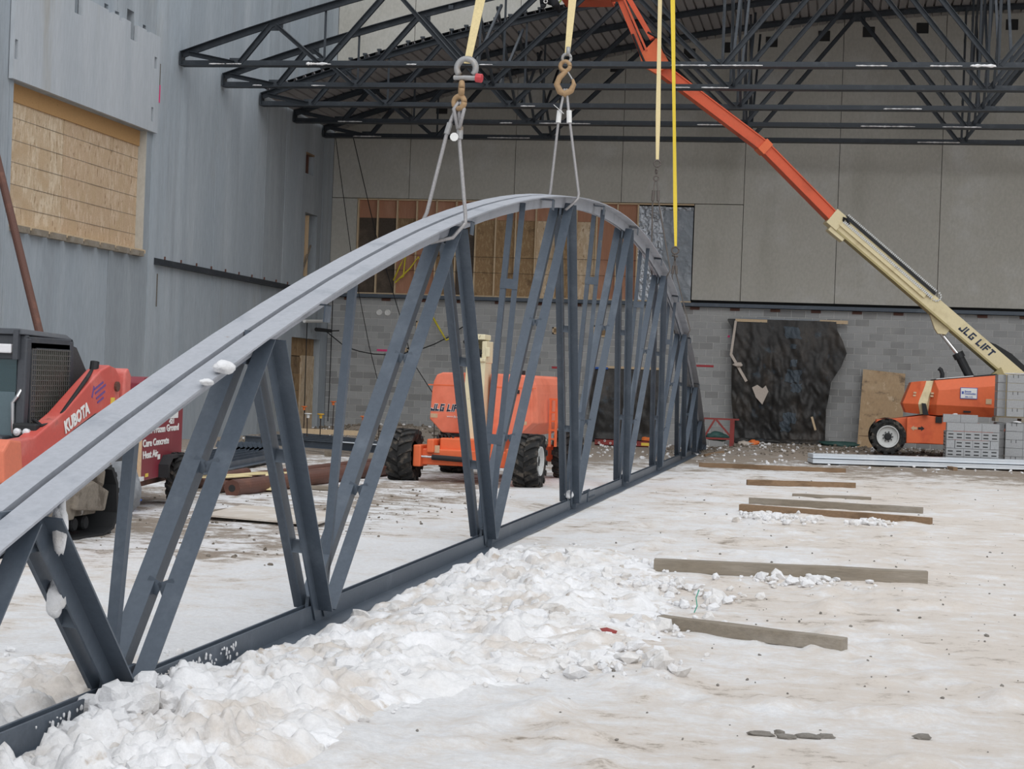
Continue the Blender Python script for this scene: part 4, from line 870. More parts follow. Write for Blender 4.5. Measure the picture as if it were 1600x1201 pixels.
obj('lamp_bracket', MB().bar((-7.43, Yf-.06, 1.70), (-7.43, Yf-.06, 1.97), .05, .05, (0, 1, 0)), 'charcoal', K, w=True)
obj('door_handle', MB().tube([(-7.44, Yf-.05, 1.02), (-7.45, Yf-.06, 1.30), (-7.41, Yf-.05, 1.36), (-7.39, Yf-.02, 1.42)], .018, 8), 'chrome', K, w=True)
b = MB()
for k in range(16): z = 1.08+.048*k; b.bar((X1+.004, Yf+.12, z), (X1+.004, Yr-.06, z), .006, .008)
for k in range(19): y = Yf+.12+.044*k; b.bar((X1+.004, y, 1.06), (X1+.004, y, 1.81), .006, .006, (1, 0, 0))
obj('side_screen', b, mat('bare_mesh_steel', (.17, .165, .155), .6, .3), K, w=True, kind='stuff')
obj('side_window_frame', MB().box(X1-.008, X1, Yf+.08, Yr-.02, 1.80, 1.86).box(X1-.008, X1, Yf+.1, Yf+.2, 1.03, 1.82), 'charcoal', K, w=True)
obj('side_window', MB().box(X1-.03, X1-.02, Yf+.1, Yr-.04, 1.03, 1.82), mat('dusty_side_glass', (.085, .088, .07), .35, grain=.15, alpha=.82), K, w=True)
obj('dark_interior', MB().box(X0+.1, X1-.12, Yr-.10, Yr-.05, .95, 1.85), 'black', K, w=True)
obj('seat', MB().box(-8.2, -7.65, 15.65, 15.85, .95, 1.65).box(-8.2, -7.65, 15.3, 15.8, .95, 1.1), 'black', K, w=True, bev=.04)
obj('rear_screen', MB().prism([(Yr, 1.2), (16.62, 1.25), (16.42, 1.62), (16.18, 1.84), (Yr, 1.86)], (X1-.05, X1-.02), 'x'), mat('dusty_dark_mesh', (.06, .06, .062), .8, grain=.25, gscale=60), K, w=True)
arm = [(16.62, 1.56), (16.5, 1.655), (16.36, 1.68), (16.16, 1.63), (15.89, 1.50), (15.34, 1.22), (14.75, 1.0), (14.40, .98), (14.22, .86), (14.2, .66), (14.42, .60), (14.97, .82), (15.6, 1.06), (16.05, 1.2), (16.3, 1.22), (16.62, 1.28)]
a_ = obj('lift_arm', MB().prism(arm, (-7.26, -7.1), 'x'), 'red_paint', K, w=True, bev=.015)
obj('lift_arm', MB().prism(arm, (-8.8, -8.64), 'x'), 'red_paint', K, w=True, bev=.015)
obj('arm_knuckle', MB().prism([(14.5, .55), (14.12, .62), (14.08, .9), (14.2, 1.0), (14.42, .98)], (-7.3, -7.06), 'x'), 'loader_orange', K, w=True, bev=.02)
obj('rear_upright', MB().prism([(16.66, 1.25), (16.86, 1.3), (16.86, 1.58), (16.78, 1.66), (16.7, 1.62)], (-7.24, -7.08), 'x'), 'red_paint', K, w=True, bev=.02)
obj('arm_pivot_pin', MB().lathe([(.05, -7.11), (.05, -7.075)], (0, 16.52, 1.47), 'x', 12).lathe([(.03, -7.11), (.03, -7.08)], (0, 14.27, .86), 'x', 10), 'pipe_brown', a_, w=True)
obj('beacon', MB().tube([(-7.2, 16.2, 1.62), (-7.2, 16.22, 1.71)], .045, 10), 'black', K, w=True)
text('KUBOTA', .165, 'decal_white', a_, (-7.092, 15.37, 1.025), (0, 1, .36), (0, -.3, 1), 'lettering', w=True, bold=.006, sx=.84)
for k, (y, z, L) in enumerate(((16.0, 1.44, .2), (16.02, 1.40, .24), (16.05, 1.35, .2), (16.08, 1.31, .14))): obj('faded_decal', MB().bar((-7.097, y, z), (-7.097, y+L, z+.36*L), .006, .018, (0, -.3, 1)), 'decal_purple', a_, w=True)
obj('faded_decal', MB().bar((-7.097, 15.95, 1.36), (-7.097, 15.99, 1.47), .006, .02, (0, 1, 0)), 'decal_purple', a_, w=True)
obj('yellow_label', MB().box(-7.1, -7.09, 16.4, 16.48, 1.30, 1.36), 'decal_yellow', a_, w=True)
obj('hose', MB().tube([(-7.2, 16.15, 1.62), (-7.14, 15.9, 1.54), (-7.13, 15.5, 1.30), (-7.12, 15.2, 1.12), (-7.16, 15.0, 1.1), (-7.22, 14.95, 1.16)], .02, 7), 'cable', K, w=True)
for x in (-7.33, -7.24): obj('headlamp', MB().lathe([(.032, 14.9), (.036, 14.86), (.016, 14.845)], (x, 0, 1.04), 'y', 12), 'lamp', K, w=True)
obj('lamp_cluster', MB().box(-7.4, -7.16, 14.9, 15.05, .96, 1.12), 'black', K, w=True, bev=.02)
obj('front_crossbar', MB().box(-8.8, -7.1, 14.5, 14.66, .55, .72).box(-8.6, -7.3, 14.2, 14.3, .45, .85), 'charcoal', K, w=True, bev=.02)
for x in (-8.6, -7.5): obj('tilt_cylinder', MB().tube([(x, 14.6, .95), (x, 14.25, .55)], .05, 10), 'black', K, w=True)
# ---------------- ground heater trailer
HT = thing('heater_trailer', 'maroon ground heater trailer lettered Thaw Frozen Ground, behind the loader', 'trailer', (-7.84, 19.0, 0), math.radians(99.4))
bd = obj('trailer_body', MB().prism([(0, .36), (2.28, .36), (2.28, 1.48), (2.1, 1.56), (.1, 1.56), (0, 1.5)], (0, 1.5), 'y'), 'maroon', HT, bev=.012)
obj('corner_trim', MB().box(-.01, .03, -.01, .03, .36, 1.5), 'decal_tan', bd)
for s_, x, z, sz, k in (('Thaw Frozen Ground', .06, .905, .12, 1.86), ('Cure Concrete', .08, .755, .12, 1.86), ('Heat Air', .10, .62, .12, 1.86), ('421', 1.45, .995, .085, 2.4)):
    text(s_, sz, 'decal_white', bd, (x, -.006, z), (1, 0, 0), (0, 0, 1), 'lettering', bold=.0025, sx=k)
obj('white_panel', MB().box(1.32, 1.96, -.008, 0, 1.06, 1.22), 'decal_white', bd)
obj('yellow_label', MB().box(.28, .42, -.006, 0, .40, .44), 'decal_yellow', bd); obj('notice_label', MB().box(.9, 1.02, -.006, 0, .58, .64), 'decal_white', bd)
obj('tail_lamp', MB().box(-.03, 0, .06, .12, .4, .52), 'pin_red', bd); obj('corner_lamp', MB().box(-.02, .1, -.03, .01, .37, .42), 'lamp', bd)
obj('fender', MB().prism([(.98, .36), (1.0, .52), (1.2, .62), (1.95, .62), (2.2, .52), (2.2, .36), (2.14, .36), (2.14, .50), (1.92, .58), (1.23, .58), (1.06, .50), (1.04, .36)], (-.12, 0), 'y').box(.98, 1.02, -.12, 0, .36, .52), 'rubber_black', HT)
wheel(HT, (1.72, -.085, .32), .32, .2, -1, 'y', 'rusty_rim', .68, 18)
wheel(HT, (1.5, 1.65, .32), .32, .2, 1, 'y', 'rusty_rim', .68, 18)
obj('underframe', MB().box(.05, 2.2, .15, .25, .26, .36).box(.05, 2.2, 1.2, 1.3, .26, .36).box(.3, .36, .1, 1.4, .1, .36), 'pipe_brown', HT)
obj('blue_tarpaulin', MB().blob((.35, .35, .13), .32, .25, .14, 5), 'tarp_blue', HT)
obj('drawbar', MB().bar((2.2, .2, .4), (3.4, .75, .42), .08, .08).bar((2.2, 1.3, .4), (3.4, .75, .42), .08, .08), 'maroon', HT)
obj('trailer_jack', MB().tube([(3.2, .75, .03), (3.2, .75, .75)], .035, 10), 'shackle', HT)
single('wrapped_bundle', MB().blob((-7.84, 18.35, .33), .27, .28, .38, 3, 3, .22), 'tarp_grey', 'grey crumpled wrapped bundle on the ground between loader and trailer', 'bundle', smooth=True)
T = thing('prop_post', 'short brown screw post with orange head standing by the pipes', 'post', (-7.53, 20.63, 0))
obj('post_base', MB().tube([(0, 0, 0), (0, 0, .22)], .028, 8), 'pipe_brown', T); obj('post_sleeve', MB().tube([(0, 0, .22), (0, 0, .42)], .024, 8), 'shackle', T); obj('orange_head', MB().tube([(-.01, 0, .42), (-.015, 0, .52)], .033, 8), 'cap_orange', T)
# ================================================================ THINGS AROUND THE YARD
def bx(x, y, sx, sy, z0, h, rz=0, tilt=0):
    b = MB().box(-sx/2, sx/2, -sy/2, sy/2, 0, h); m = Matrix.Translation((x, y, z0)) @ Euler((0, tilt, rz)).to_matrix().to_4x4()
    b.v = [tuple(m @ Vector(v)) for v in b.v]; return b
# timbers lying on the right
TB = [((-1.17, 12.04), (.08, 11.44), .092, 'timber', 'weathered timber baulk lying nearest the camera, snow heaped on its left end'),
      ((-1.58, 15.80), (.84, 15.93), .12, 'timber', 'long pale timber baulk, second nearest the camera, snow heaped at its middle'),
      ((-1.30, 24.54), (1.24, 23.51), .10, 'timber_brown', 'brown timber, front one of the close pair in the middle of the yard'),
      ((-1.24, 26.05), (1.24, 25.64), .10, 'timber', 'grey timber, rear one of the close pair in the middle of the yard'),
      ((-1.53, 31.42), (.37, 31.9), .10, 'timber_brown', 'brown timber half buried in snow behind the close pair'),
      ((-2.89, 37.83), (.22, 37.92), .10, 'timber_brown', 'long thin reddish timber farthest back before the white panels'),
      ((-.67, 28.6), (.58, 28.6), .05, 'timber', 'short timber almost buried in snow just behind the close pair'),
      ((-3.2, 43.9), (-2.75, 44.2), .06, 'timber_brown', 'short brown board by the far end of the bow truss')]
for (p, q, h, m, lab) in TB:
    z0, z1 = g1(*p)-.012, g1(*q)-.012
    zb = [max(z0, 0)*.5+z0*.5, max(z1, 0)*.5+z1*.5]
    d = Vector((q[0]-p[0], q[1]-p[1], 0)).normalized(); n = Vector((-d.y, d.x, 0)); w = max(h, .09)
    b = MB(); st = 7; v = []
    rr = random.Random(hash(lab) % 1000)
    L = math.hypot(q[0]-p[0], q[1]-p[1])
    for i in range(st):
        t = i/(st-1); c = Vector((p[0]+(q[0]-p[0])*t, p[1]+(q[1]-p[1])*t, zb[0]+(zb[1]-zb[0])*t))
        for (a, zz) in ((0, 0), (w, 0), (w, h), (0, h)): v.append(c+n*(a+rr.uniform(-.004, .004))+Vector((0, 0, zz+rr.uniform(-.005, .004))))
    f = [(i*4+k, i*4+(k+1) % 4, (i+1)*4+(k+1) % 4, (i+1)*4+k) for i in range(st-1) for k in range(4)]+[(0, 1, 2, 3), (st*4-4, st*4-3, st*4-2, st*4-1)]
    single('timber', b.add(v, f), m, lab, 'timber', 'timbers laid out as bearers', bev=.006)
# white folded metal panels on bearers
for k, (z, y, lab) in enumerate(((.06, 41.0, 'white metal panel bundle, lower of the two at the right by the blocks'), (.175, 41.06, 'white metal panel bundle, upper of the two at the right by the blocks'))):
    a, c = Vector((-.52, y, z)), Vector((5.2, y+1.05, z+.03))
    T = thing('metal_panel', lab, 'metal panel', tuple(a), 0, 'white metal panels')
    d = (c-a); n = Vector((-d.y, d.x, 0)).normalized()*.75
    obj('panel_sheet', MB().frame_box(a, d, n, (0, 0, .095)), 'white_metal', T, w=True, bev=.012)
    obj('panel_lip', MB().frame_box(a-n*.012+Vector((0, 0, .07)), d, n*.012, (0, 0, .03)), 'white_metal', T, w=True)
for x, y in ((2.6, 41.45), (4.35, 41.8)): single('bearer_block', bx(x, y, .1, .8, g1(x, y)-.02, .09, .2), 'timber_brown', 'short brown wood bearer under the white panels, %s' % ('left one' if x < 3 else 'right one'), 'bearer', 'bearers under the white panels')
# concrete blocks stacked on the right
BG = 'loose concrete blocks'
def core_block():
    """a block lying on its face: four slots of its cores towards the viewer (-y)"""
    t = thing('hollow_block', 'x', 'block')
    obj('block_body', MB().box(-.199, .199, .0, .19, 0, .193), 'block', t, bev=.004)
    for x in (-.105, .09):
        for z in (.05, .13): obj('core_slot', MB().box(x-.055, x+.06, -.003, .02, z-.012, z+.014), 'joint', t)
    return t
def end_block():
    t = thing('hollow_block', 'x', 'block')
    obj('block_body', MB().box(-.199, .199, .0, .19, 0, .193), 'block', t, bev=.004); return t
def notch_block():
    t = thing('solid_block', 'x', 'block')
    obj('block_body', MB().box(-.199, .199, .0, .19, 0, .193), 'block', t, bev=.006)
    for x in (-.07, .04): obj('notch', MB().box(x, x+.012, -.003, .02, .12, .195), 'joint', t)
    return t
P1, P2, P3 = core_block(), end_block(), notch_block(); used = set()
def put(proto, x, y, z, label, group, rz=0):
    t = proto if proto.name not in used else dup(proto)
    used.add(proto.name); t.location = (x, y, z); t.rotation_euler = (0, 0, rz); t['label'] = label; t['group'] = group; t['category'] = 'block'
    t.name = 'concrete_block'
    used.add(t.name); return t
ROWS = ('bottom', 'second lowest', 'third lowest', 'fourth lowest', 'top'); COLS = ('left', 'middle', 'right')
ox, oy = 2.55, 42.6
for r_ in range(4):
    z = .10+.201*r_; rw = ('bottom row', 'second row up', 'third row up', 'fourth row up')[r_]
    if r_ == 2:
        for c_ in range(2): put(P1, ox+.4+.402*c_, oy, z, 'slotted hollow block, %s of the two in the %s of the low stack' % (COLS[2*c_], rw), 'slotted blocks of the low stack')
        put(P2, ox+.19, oy+.2, z, 'plain block end at the left of the %s of the low stack' % rw, 'slotted blocks of the low stack', PI/2)
        put(P2, ox+1.2, oy+.2, z, 'plain block end at the right of the %s of the low stack' % rw, 'slotted blocks of the low stack', PI/2)
    else:
        for c_ in range(3): put(P1, ox+.2+.402*c_, oy+R.uniform(0, .012), z, 'slotted hollow block, %s of the %s of the low stack' % (COLS[c_], rw), 'slotted blocks of the low stack')
    for d_ in range(2): put(P1, ox, oy+.62+.402*d_, z, 'slotted block on the left side of the low stack, %s, %s' % (rw, ('nearer', 'farther')[d_]), 'side blocks of the low stack', -PI/2)
for c_ in range(3): put(P2, ox+.2+.402*c_, oy+.02, .906, 'plain block, %s of the top course front of the low stack' % COLS[c_], 'top course of the low stack')
for c_ in range(3): put(P2, ox+.2+.402*c_, oy+.25, .906, 'plain block, %s of the second line on top of the low stack' % COLS[c_], 'top course of the low stack')
for c_ in range(2): put(P2, ox+.12+.402*c_, oy+.25, 1.102, 'plain block lying on top of the low stack, %s one' % COLS[2*c_], 'top course of the low stack')
ox, oy = 3.72, 43.1
for lev, z0, nr in ((0, .145, 5), (1, 1.29, 5)):
    nm = ('lower', 'upper')[lev]
    for r_ in range(nr):
        for c_ in range(3):
            put(P3 if (r_+c_) % 2 == 0 else P2, ox+.42+.402*c_, oy+R.uniform(0, .015), z0+.2*r_, 'grey block, %s row of the %s pallet load, %s' % (ROWS[r_], nm, COLS[c_]), nm+' pallet load front')
        for d_ in range(2):
            put(P2, ox+.02, oy+.41+.402*d_, z0+.2*r_, 'grey block at the left side, %s row of the %s pallet load, %s' % (ROWS[r_], nm, ('nearer', 'farther')[d_]), nm+' pallet load side', -PI/2)
for z, lab in ((.03, 'wooden pallet under the lower block load at the right edge'), (1.165, 'wooden pallet between the two block loads at the right edge')):
    T = thing('pallet', lab, 'pallet', (ox+.6, oy+.5, z), 0, 'pallets under the blocks')
    for k in range(4): obj('deck_board', MB().box(-.62, .72, -.52+.28*k, -.42+.28*k, .085, .11), 'timber', T)
    for x in (-.6, .0, .6): obj('stringer', MB().box(x-.03, x+.05, -.52, .5, 0, .085), 'timber', T)
# plywood leaning on the back wall, left of the big lift
T = thing('plywood_sheet', 'weathered plywood sheet leaning against the block wall beside the orange lift', 'plywood', (1.2, 51.0, .2))
obj('sheet', MB().add([(.58, 50.95, .12), (1.80, 50.95, .14), (1.87, 51.45, 2.33), (.68, 51.45, 2.42), (.58, 50.98, .12), (1.80, 50.98, .14), (1.87, 51.48, 2.33), (.68, 51.48, 2.42)], [(0, 1, 2, 3), (7, 6, 5, 4), (0, 4, 5, 1), (1, 5, 6, 2), (2, 6, 7, 3), (3, 7, 4, 0)]), 'ply', T, w=True)
obj('batten', MB().bar((.80, 51.05, .2), (.84, 51.18, .82), .05, .03, (0, 1, 0)).bar((.62, 51.05, .5), (1.1, 51.05, .5), .05, .03, (0, 1, 0)), 'timber_brown', T, w=True)
# plywood sheet lying on the ground left of the truss
T = thing('plywood_sheet', 'frosty plywood sheet lying on the snow behind the bow truss', 'plywood', (-6.2, 19.2, .04))
obj('sheet', MB().frame_box((-6.90, 18.55, .045), (1.42, -.38, -.005), (-.12, 1.65, -.0), (0, 0, .02)), 'ply_ground', T, w=True)
obj('bearer_stick', MB().frame_box((-6.8, 18.75, .0), (1.2, -.3, 0), (.03, .1, 0), (0, 0, .045)), 'timber', T, w=True)
single('stick', MB().tube([(-7.06, 18.95, .03), (-7.02, 19.4, .05), (-6.97, 20.2, .04)], [.02, .018, .012], 6), 'timber', 'thin dark stick on the snow left of the plywood', 'stick')
# brown pipes
PL = [([(-7.95, 22.5, .10), (-7.45, 30.9, .11)], .115, 'brown steel pipe with an open end, front one of the pipes behind the truss'),
      ([(-8.30, 22.6, .09), (-7.95, 31.0, .09)], .09, 'brown steel pipe second from the front, its end just left of the front pipe'),
      ([(-8.62, 24.6, .09), (-8.35, 32.0, .09)], .085, 'brown steel pipe farthest back behind the other pipes'),
      ([(-8.80, 22.9, .08), (-9.15, 26.5, .08)], .08, 'short brown steel pipe at the back left of the pipes')]
for pts, r, lab in PL:
    T = thing('steel_pipe', lab, 'pipe', pts[0], 0, 'brown pipes on the ground')
    obj('pipe_body', MB().tube(pts, r, 18), 'pipe_brown', T, w=True)
    d = (Vector(pts[1])-Vector(pts[0])).normalized(); e = Vector(pts[0])
    obj('pipe_flange', MB().tube([e-d*.03, e+d*.04], r*1.04, 8), 'pipe_brown', T, w=True); obj('pipe_mouth', MB().tube([e-d*.035, e], r*.42, 12), 'joint', T, w=True)
def strapfn(pts, w):
    pts = [Vector(p) for p in pts]; b = MB(); v = []
    for i, p in enumerate(pts):
        d = (pts[min(i+1, len(pts)-1)]-pts[max(i-1, 0)]); d.z = 0; d.normalize(); n = Vector((-d.y, d.x, 0))*w/2
        v += [p-n, p+n, p+n+Vector((0, 0, .012)), p-n+Vector((0, 0, .012))]
    return b.add(v, [(i*4+k, i*4+(k+1) % 4, i*4+4+(k+1) % 4, i*4+4+k) for i in range(len(pts)-1) for k in range(4)]+[(0, 1, 2, 3), tuple(len(pts)*4-4+k for k in range(4))])
b = strapfn([(-8.85, 23.6, .17), (-8.6, 23.4, .20), (-8.3, 23.6, .21), (-8.1, 24.0, .215), (-7.9, 24.0, .22), (-7.8, 23.75, .17), (-7.74, 23.6, .06), (-7.70, 23.5, .03)], .22)
b2 = strapfn([(-8.6, 24.3, .17), (-8.2, 24.2, .22), (-8.0, 24.5, .215), (-7.86, 24.6, .22), (-7.76, 24.45, .12), (-7.7, 24.4, .03)], .2); b.add(b2.v, b2.f)
b3 = strapfn([(-8.9, 23.1, .17), (-8.55, 23.0, .19), (-8.3, 23.1, .2), (-8.1, 23.5, .21)], .2); b.add(b3.v, b3.f)
single('web_sling', b, 'strap_cream', 'cream lifting strap draped over the brown pipes', 'strap')
single('plank', bx(-7.55, 24.6, .9, .12, .0, .05, .1), 'timber', 'short plank under the brown pipes by the cream strap', 'plank')
ORD = ('first', 'second', 'third', 'fourth', 'fifth', 'sixth', 'seventh', 'eighth', 'ninth', 'tenth')
# dark steel members stacked near the left wall
for k in range(9):
    x = -9.75-.21*k; y0 = 25.6+.55*k; y1 = y0+6.2; s = -.11
    T = thing('steel_angle', 'x', 'steel angle', (x, y0, .06), 0, 'dark steel angles stacked by the left wall'); T['label'] = 'dark steel angle by the left wall, %s counted from the right' % ORD[k]
    z = .04+.02*(k % 3)
    obj('leg_plate', MB().frame_box((x, y0, z), (.13, 0, 0), (s*(y1-y0), y1-y0, 0), (0, 0, .014)).frame_box((x, y0, z), (.014, 0, 0), (s*(y1-y0), y1-y0, 0), (0, 0, .11)), 'steel', T, w=True)
for k in range(5):
    a = Vector((-12.9+.1*k, 37.2+.75*k, .11)); c = Vector((-8.75-.35*k, 34.7+.8*k, .11))
    T = thing('steel_beam', 'x', 'steel beam', tuple(a), 0, 'dark steel beams lying across the bearers'); T['label'] = 'dark steel beam lying crosswise behind the angles, %s from the front' % ORD[k]
    d = c-a; n = Vector((-d.y, d.x, 0)).normalized()
    obj('web_plate', MB().frame_box(a, d, n*.014, (0, 0, .15)), 'steel', T, w=True)
    obj('flange', MB().frame_box(a-n*.06, d, n*.13, (0, 0, .012)).frame_box(a-n*.06+Vector((0, 0, .15)), d, n*.13, (0, 0, .012)), 'steel', T, w=True)
for k in range(8):
    x, y = -11.66+.075*k, 32.3+.06*k
    T = thing('bent_plate', 'small bent plate, %s from the left of the row on the steel' % ORD[k], 'steel plate', (x, y, .35), 0, 'row of bent plates')
    obj('leg_plate', MB().bar((x, y, .16), (x+.045, y, .27), .3, .012, (0, 1, 0)).bar((x+.045, y, .27), (x+.09, y, .16), .3, .012, (0, 1, 0)), 'steel', T, w=True)
for x, y in ((-10.2, 34.9), (-9.2, 34.4)): single('dunnage_block', bx(x, y, .35, .12, 0, .11, -.4), 'timber', 'wood block under the steel beams, %s' % ('left one' if x < -10 else 'right one'), 'bearer', 'wood under the steel beams')
# galvanised strip on the beams
single('bright_strip', MB().bar((-10.3, 35.55, .285), (-8.7, 34.6, .285), .22, .012), 'white_metal', 'pale metal strip lying along the front of the steel beams', 'metal strip')
# stakes with plastic caps
SK = [(-11.6, 34.5, 'cap_orange', 'orange', 'by the loader side of the steel'), (-14.3, 46.0, 'cap_orange', 'orange', 'in front of the left door'), (-11.9, 38.6, 'pvc', 'pale pink', 'before the door, right of the steel'), (-11.9, 39.6, 'cap_yellow', 'yellow', 'left of the thin truss post'),
      (-13.6, 46.4, 'cap_orange', 'small red', 'at the corner of the walls'), (-11.3, 41.2, 'cap_orange', 'wide orange', 'right of the thin truss post'), (-11.7, 44.2, 'cap_orange', 'dull orange', 'behind the wide orange one'),
      (-10.4, 45.0, 'cap_orange', 'red', 'left of the middle lift'), (-9.8, 44.0, 'cap_orange', 'orange', 'just left of the lift wheel')]
for x, y, m, cn, wh in SK:
    h = .72+R.uniform(-.06, .08); z = g1(x, y)
    T = thing('stake', 'thin rebar stake with %s plastic cap %s' % (cn, wh), 'stake', (x, y, z), 0, 'capped rebar stakes')
    obj('rod', MB().tube([(0, 0, -.02), (R.uniform(-.04, .04), 0, h)], .013, 6), 'rebar', T)
    obj('cap', MB().lathe([(.035, h-.08), (.04, h), (.085, h+.01), (.085, h+.03)], (0, 0, 0), 'z', 10), m, T)
single('plank', bx(-13.4, 45.2, 2.6, .04, g1(-13.4, 45.2)+.02, .14, .02), 'lumber', 'plank on edge along the gravel heap at the wall corner', 'plank')
# tilt-up wall brace
T = thing('wall_brace', 'slanting brown pipe brace from the floor to the left wall above the loader', 'brace', (-11.6, 26.2, 0))
obj('brace_pipe', MB().tube([(-11.9, 26.1, .05), (-15.35, 28.9, 7.05)], .068, 14), 'pipe_brown', T, w=True)
obj('foot_plate', MB().box(-12.05, -11.7, 25.95, 26.25, 0, .06), 'pipe_brown', T, w=True); obj('wall_shoe', MB().box(-15.4, -15.28, 28.75, 29.05, 6.9, 7.2), 'pipe_brown', T, w=True)
# black insulated tarp over the doorway
def tarp(x0f, x1f, z0, z1, y, amp, seed, nu=50, nv=60):
    def fn(u, v):
        z = z1+(z0-z1)*v; a, c = x0f(z), x1f(z); x = a+(c-a)*u
        fold = math.sin(x*5.2+.8*math.sin(z*1.1)+seed)*.5+noise.fractal(Vector((x*2.4, z*.8, seed)), .8, 2, 4)*1.1+noise.fractal(Vector((x*5+z*2, z*2.2, seed+4)), .8, 2, 3)*.45
        k = .35+.65*min(1, v*2.5); belly = .10*math.sin(PI*min(1, v*1.02))
        foot = .22*max(0, v-.9)*10*.5
        return (x+.03*math.sin(z*3+u*4), y-.06-belly-abs(amp)*k*(fold*.5+.6)-foot, z)
    return fn
lin = lambda pts: (lambda z: float(np.interp(z, [p[0] for p in pts], [p[1] for p in pts])))
lx = lin([(.15, -2.95), (1.86, -3.04), (2.6, -3.12), (3.5, -3.08), (3.7, -3.22), (3.8, -3.2)])
rx = lin([(.15, -.28), (1.2, -.36), (2.0, -.2), (2.45, .08), (2.85, .20), (3.2, .05), (3.5, -.12), (3.8, -.15)])
T = thing('tarp', 'big black insulated tarp on the block wall, pale tear in the middle', 'tarp', (-1.6, 51.4, 0))
tfn = tarp(lx, rx, .16, 3.76, 51.5, .24, 1.3)
tp = obj('tarp_sheet', MB().grid(tfn, 70, 80), 'tarp_black', T, w=True, smooth=True)
obj('top_batten', MB().box(-3.02, -2.1, 51.36, 51.42, 3.68, 3.76), 'lumber', T, w=True); obj('top_batten', MB().box(-.75, .20, 51.42, 51.48, 3.70, 3.80), 'lumber', T, w=True)
obj('top_edge_foil', MB().box(-2.9, -.6, 51.38, 51.5, 3.77, 3.80), 'foil_dull', T, w=True)
obj('side_strap', MB().bar((-3.0, 51.28, 3.7), (-3.1, 51.2, 2.7), .07, .02, (0, 1, 0)).bar((-3.1, 51.2, 2.72), (-2.62, 51.1, 1.95), .08, .02, (0, 1, 0)), 'pale_cloth', T, w=True)
obj('rag', MB().blob((-2.88, 51.1, 2.42), .14, .05, .07, 3), 'pale_cloth', T, w=True)
for (x, z, w_, h_) in ((-1.35, 3.4, .42, .34), (-1.30, 3.02, .16, .14), (-1.28, 2.52, .2, .2), (-1.32, 2.15, .44, .36), (-1.22, 1.82, .3, .25), (-1.33, .95, .36, .3), (-1.45, .68, .3, .28)):
    v0, v1 = (3.76-z-h_/2)/3.6, (3.76-z+h_/2)/3.6; wd_ = rx(z)-lx(z); ua, ub = (x-w_/2-lx(z))/wd_, (x+w_/2-lx(z))/wd_
    def fn(u, v, ua=ua, ub=ub, v0=v0, v1=v1):
        p = tfn(ua+(ub-ua)*u+.02*noise.noise(Vector((v*4, ua*9, v0*7))), v0+(v1-v0)*v+.012*noise.noise(Vector((u*4, v0*9, 1)))); return (p[0], p[1]-.012, p[2])
    obj('repair_patch', MB().grid(fn, 12, 12), 'patch', T, w=True, label='blue-grey repair patch')
obj('torn_lining', MB().prism([(-2.45, 1.78), (-2.3, 1.86), (-2.15, 1.76), (-2.06, 1.85), (-1.98, 1.68), (-2.14, 1.3), (-2.33, 1.5)], (51.0, 51.06), 'y'), 'pale_cloth', T, w=True, label='pale torn lining')
obj('loose_batten', MB().bar((-.72, 51.0, 1.0), (-.60, 50.95, .62), .06, .03, (0, 1, 0)), 'lumber', T, w=True)
for k in range(6): obj('tarp_fold', MB().blob((-2.6+.42*k, 51.0-.08*(k % 2), .22), .36, .26, .12, k+11, 3), 'tarp_black', T, w=True, smooth=True)
T = thing('tarp', 'smaller black tarp over a low opening behind the bow truss', 'tarp', (-6.15, 51.4, 0))
obj('tarp_sheet', MB().grid(tarp(lambda z: -7.2, lambda z: -5.1, .06, 2.2, 51.52, .14, 5.1), 40, 40), 'tarp_black', T, w=True, smooth=True)
obj('top_batten', MB().box(-6.9, -5.15, 51.4, 51.5, 2.19, 2.26), 'lumber', T, w=True); obj('blue_edge', MB().box(-7.25, -6.7, 51.36, 51.42, 2.16, 2.22), 'tarp_blue', T, w=True)
T = thing('steel_channel', 'red steel channel with round holes lying before the smaller black tarp', 'channel', (-5.9, 48.5, 0))
obj('channel_web', MB().box(-6.62, -4.7, 48.5, 48.53, .01, .19).box(-6.62, -4.7, 48.5, 48.65, .01, .03).box(-6.62, -4.7, 48.5, 48.65, .17, .19), 'redsteel', T, w=True)
for k in range(6): obj('hole_ring', MB().torus((-6.5+.16*k, 48.49, .14 if k % 2 else .08), .025, .009, (0, 1, 0), 10, 5), 'pvc', T, w=True)
obj('yellow_label', MB().box(-5.32, -5.1, 48.49, 48.5, .05, .13), 'decal_yellow', T, w=True); obj('white_label', MB().box(-5.62, -5.45, 48.49, 48.5, .05, .11), 'decal_white', T, w=True)
T = thing('trestle', 'red steel trestle at the foot of the block wall right of the truss end', 'trestle', (-3.1, 48, .15))
b = MB().box(-3.62, -2.62, 47.97, 48.03, .86, .905)
obj('top_rail', b, 'redsteel', T, w=True); obj('bottom_rail', MB().box(-3.62, -2.8, 47.97, 48.03, .32, .37), 'redsteel', T, w=True)
obj('leg', MB().box(-2.86, -2.74, 47.95, 48.05, .12, .87), 'redsteel', T, w=True); obj('leg', MB().box(-3.66, -3.56, 47.95, 48.05, .05, .87), 'redsteel', T, w=True)
obj('diagonal_brace', MB().bar((-3.28, 48, .86), (-3.56, 48, .36), .05, .05), 'redsteel', T, w=True); obj('diagonal_brace', MB().bar((-3.24, 48, .86), (-2.84, 48, .42), .05, .05), 'redsteel', T, w=True)
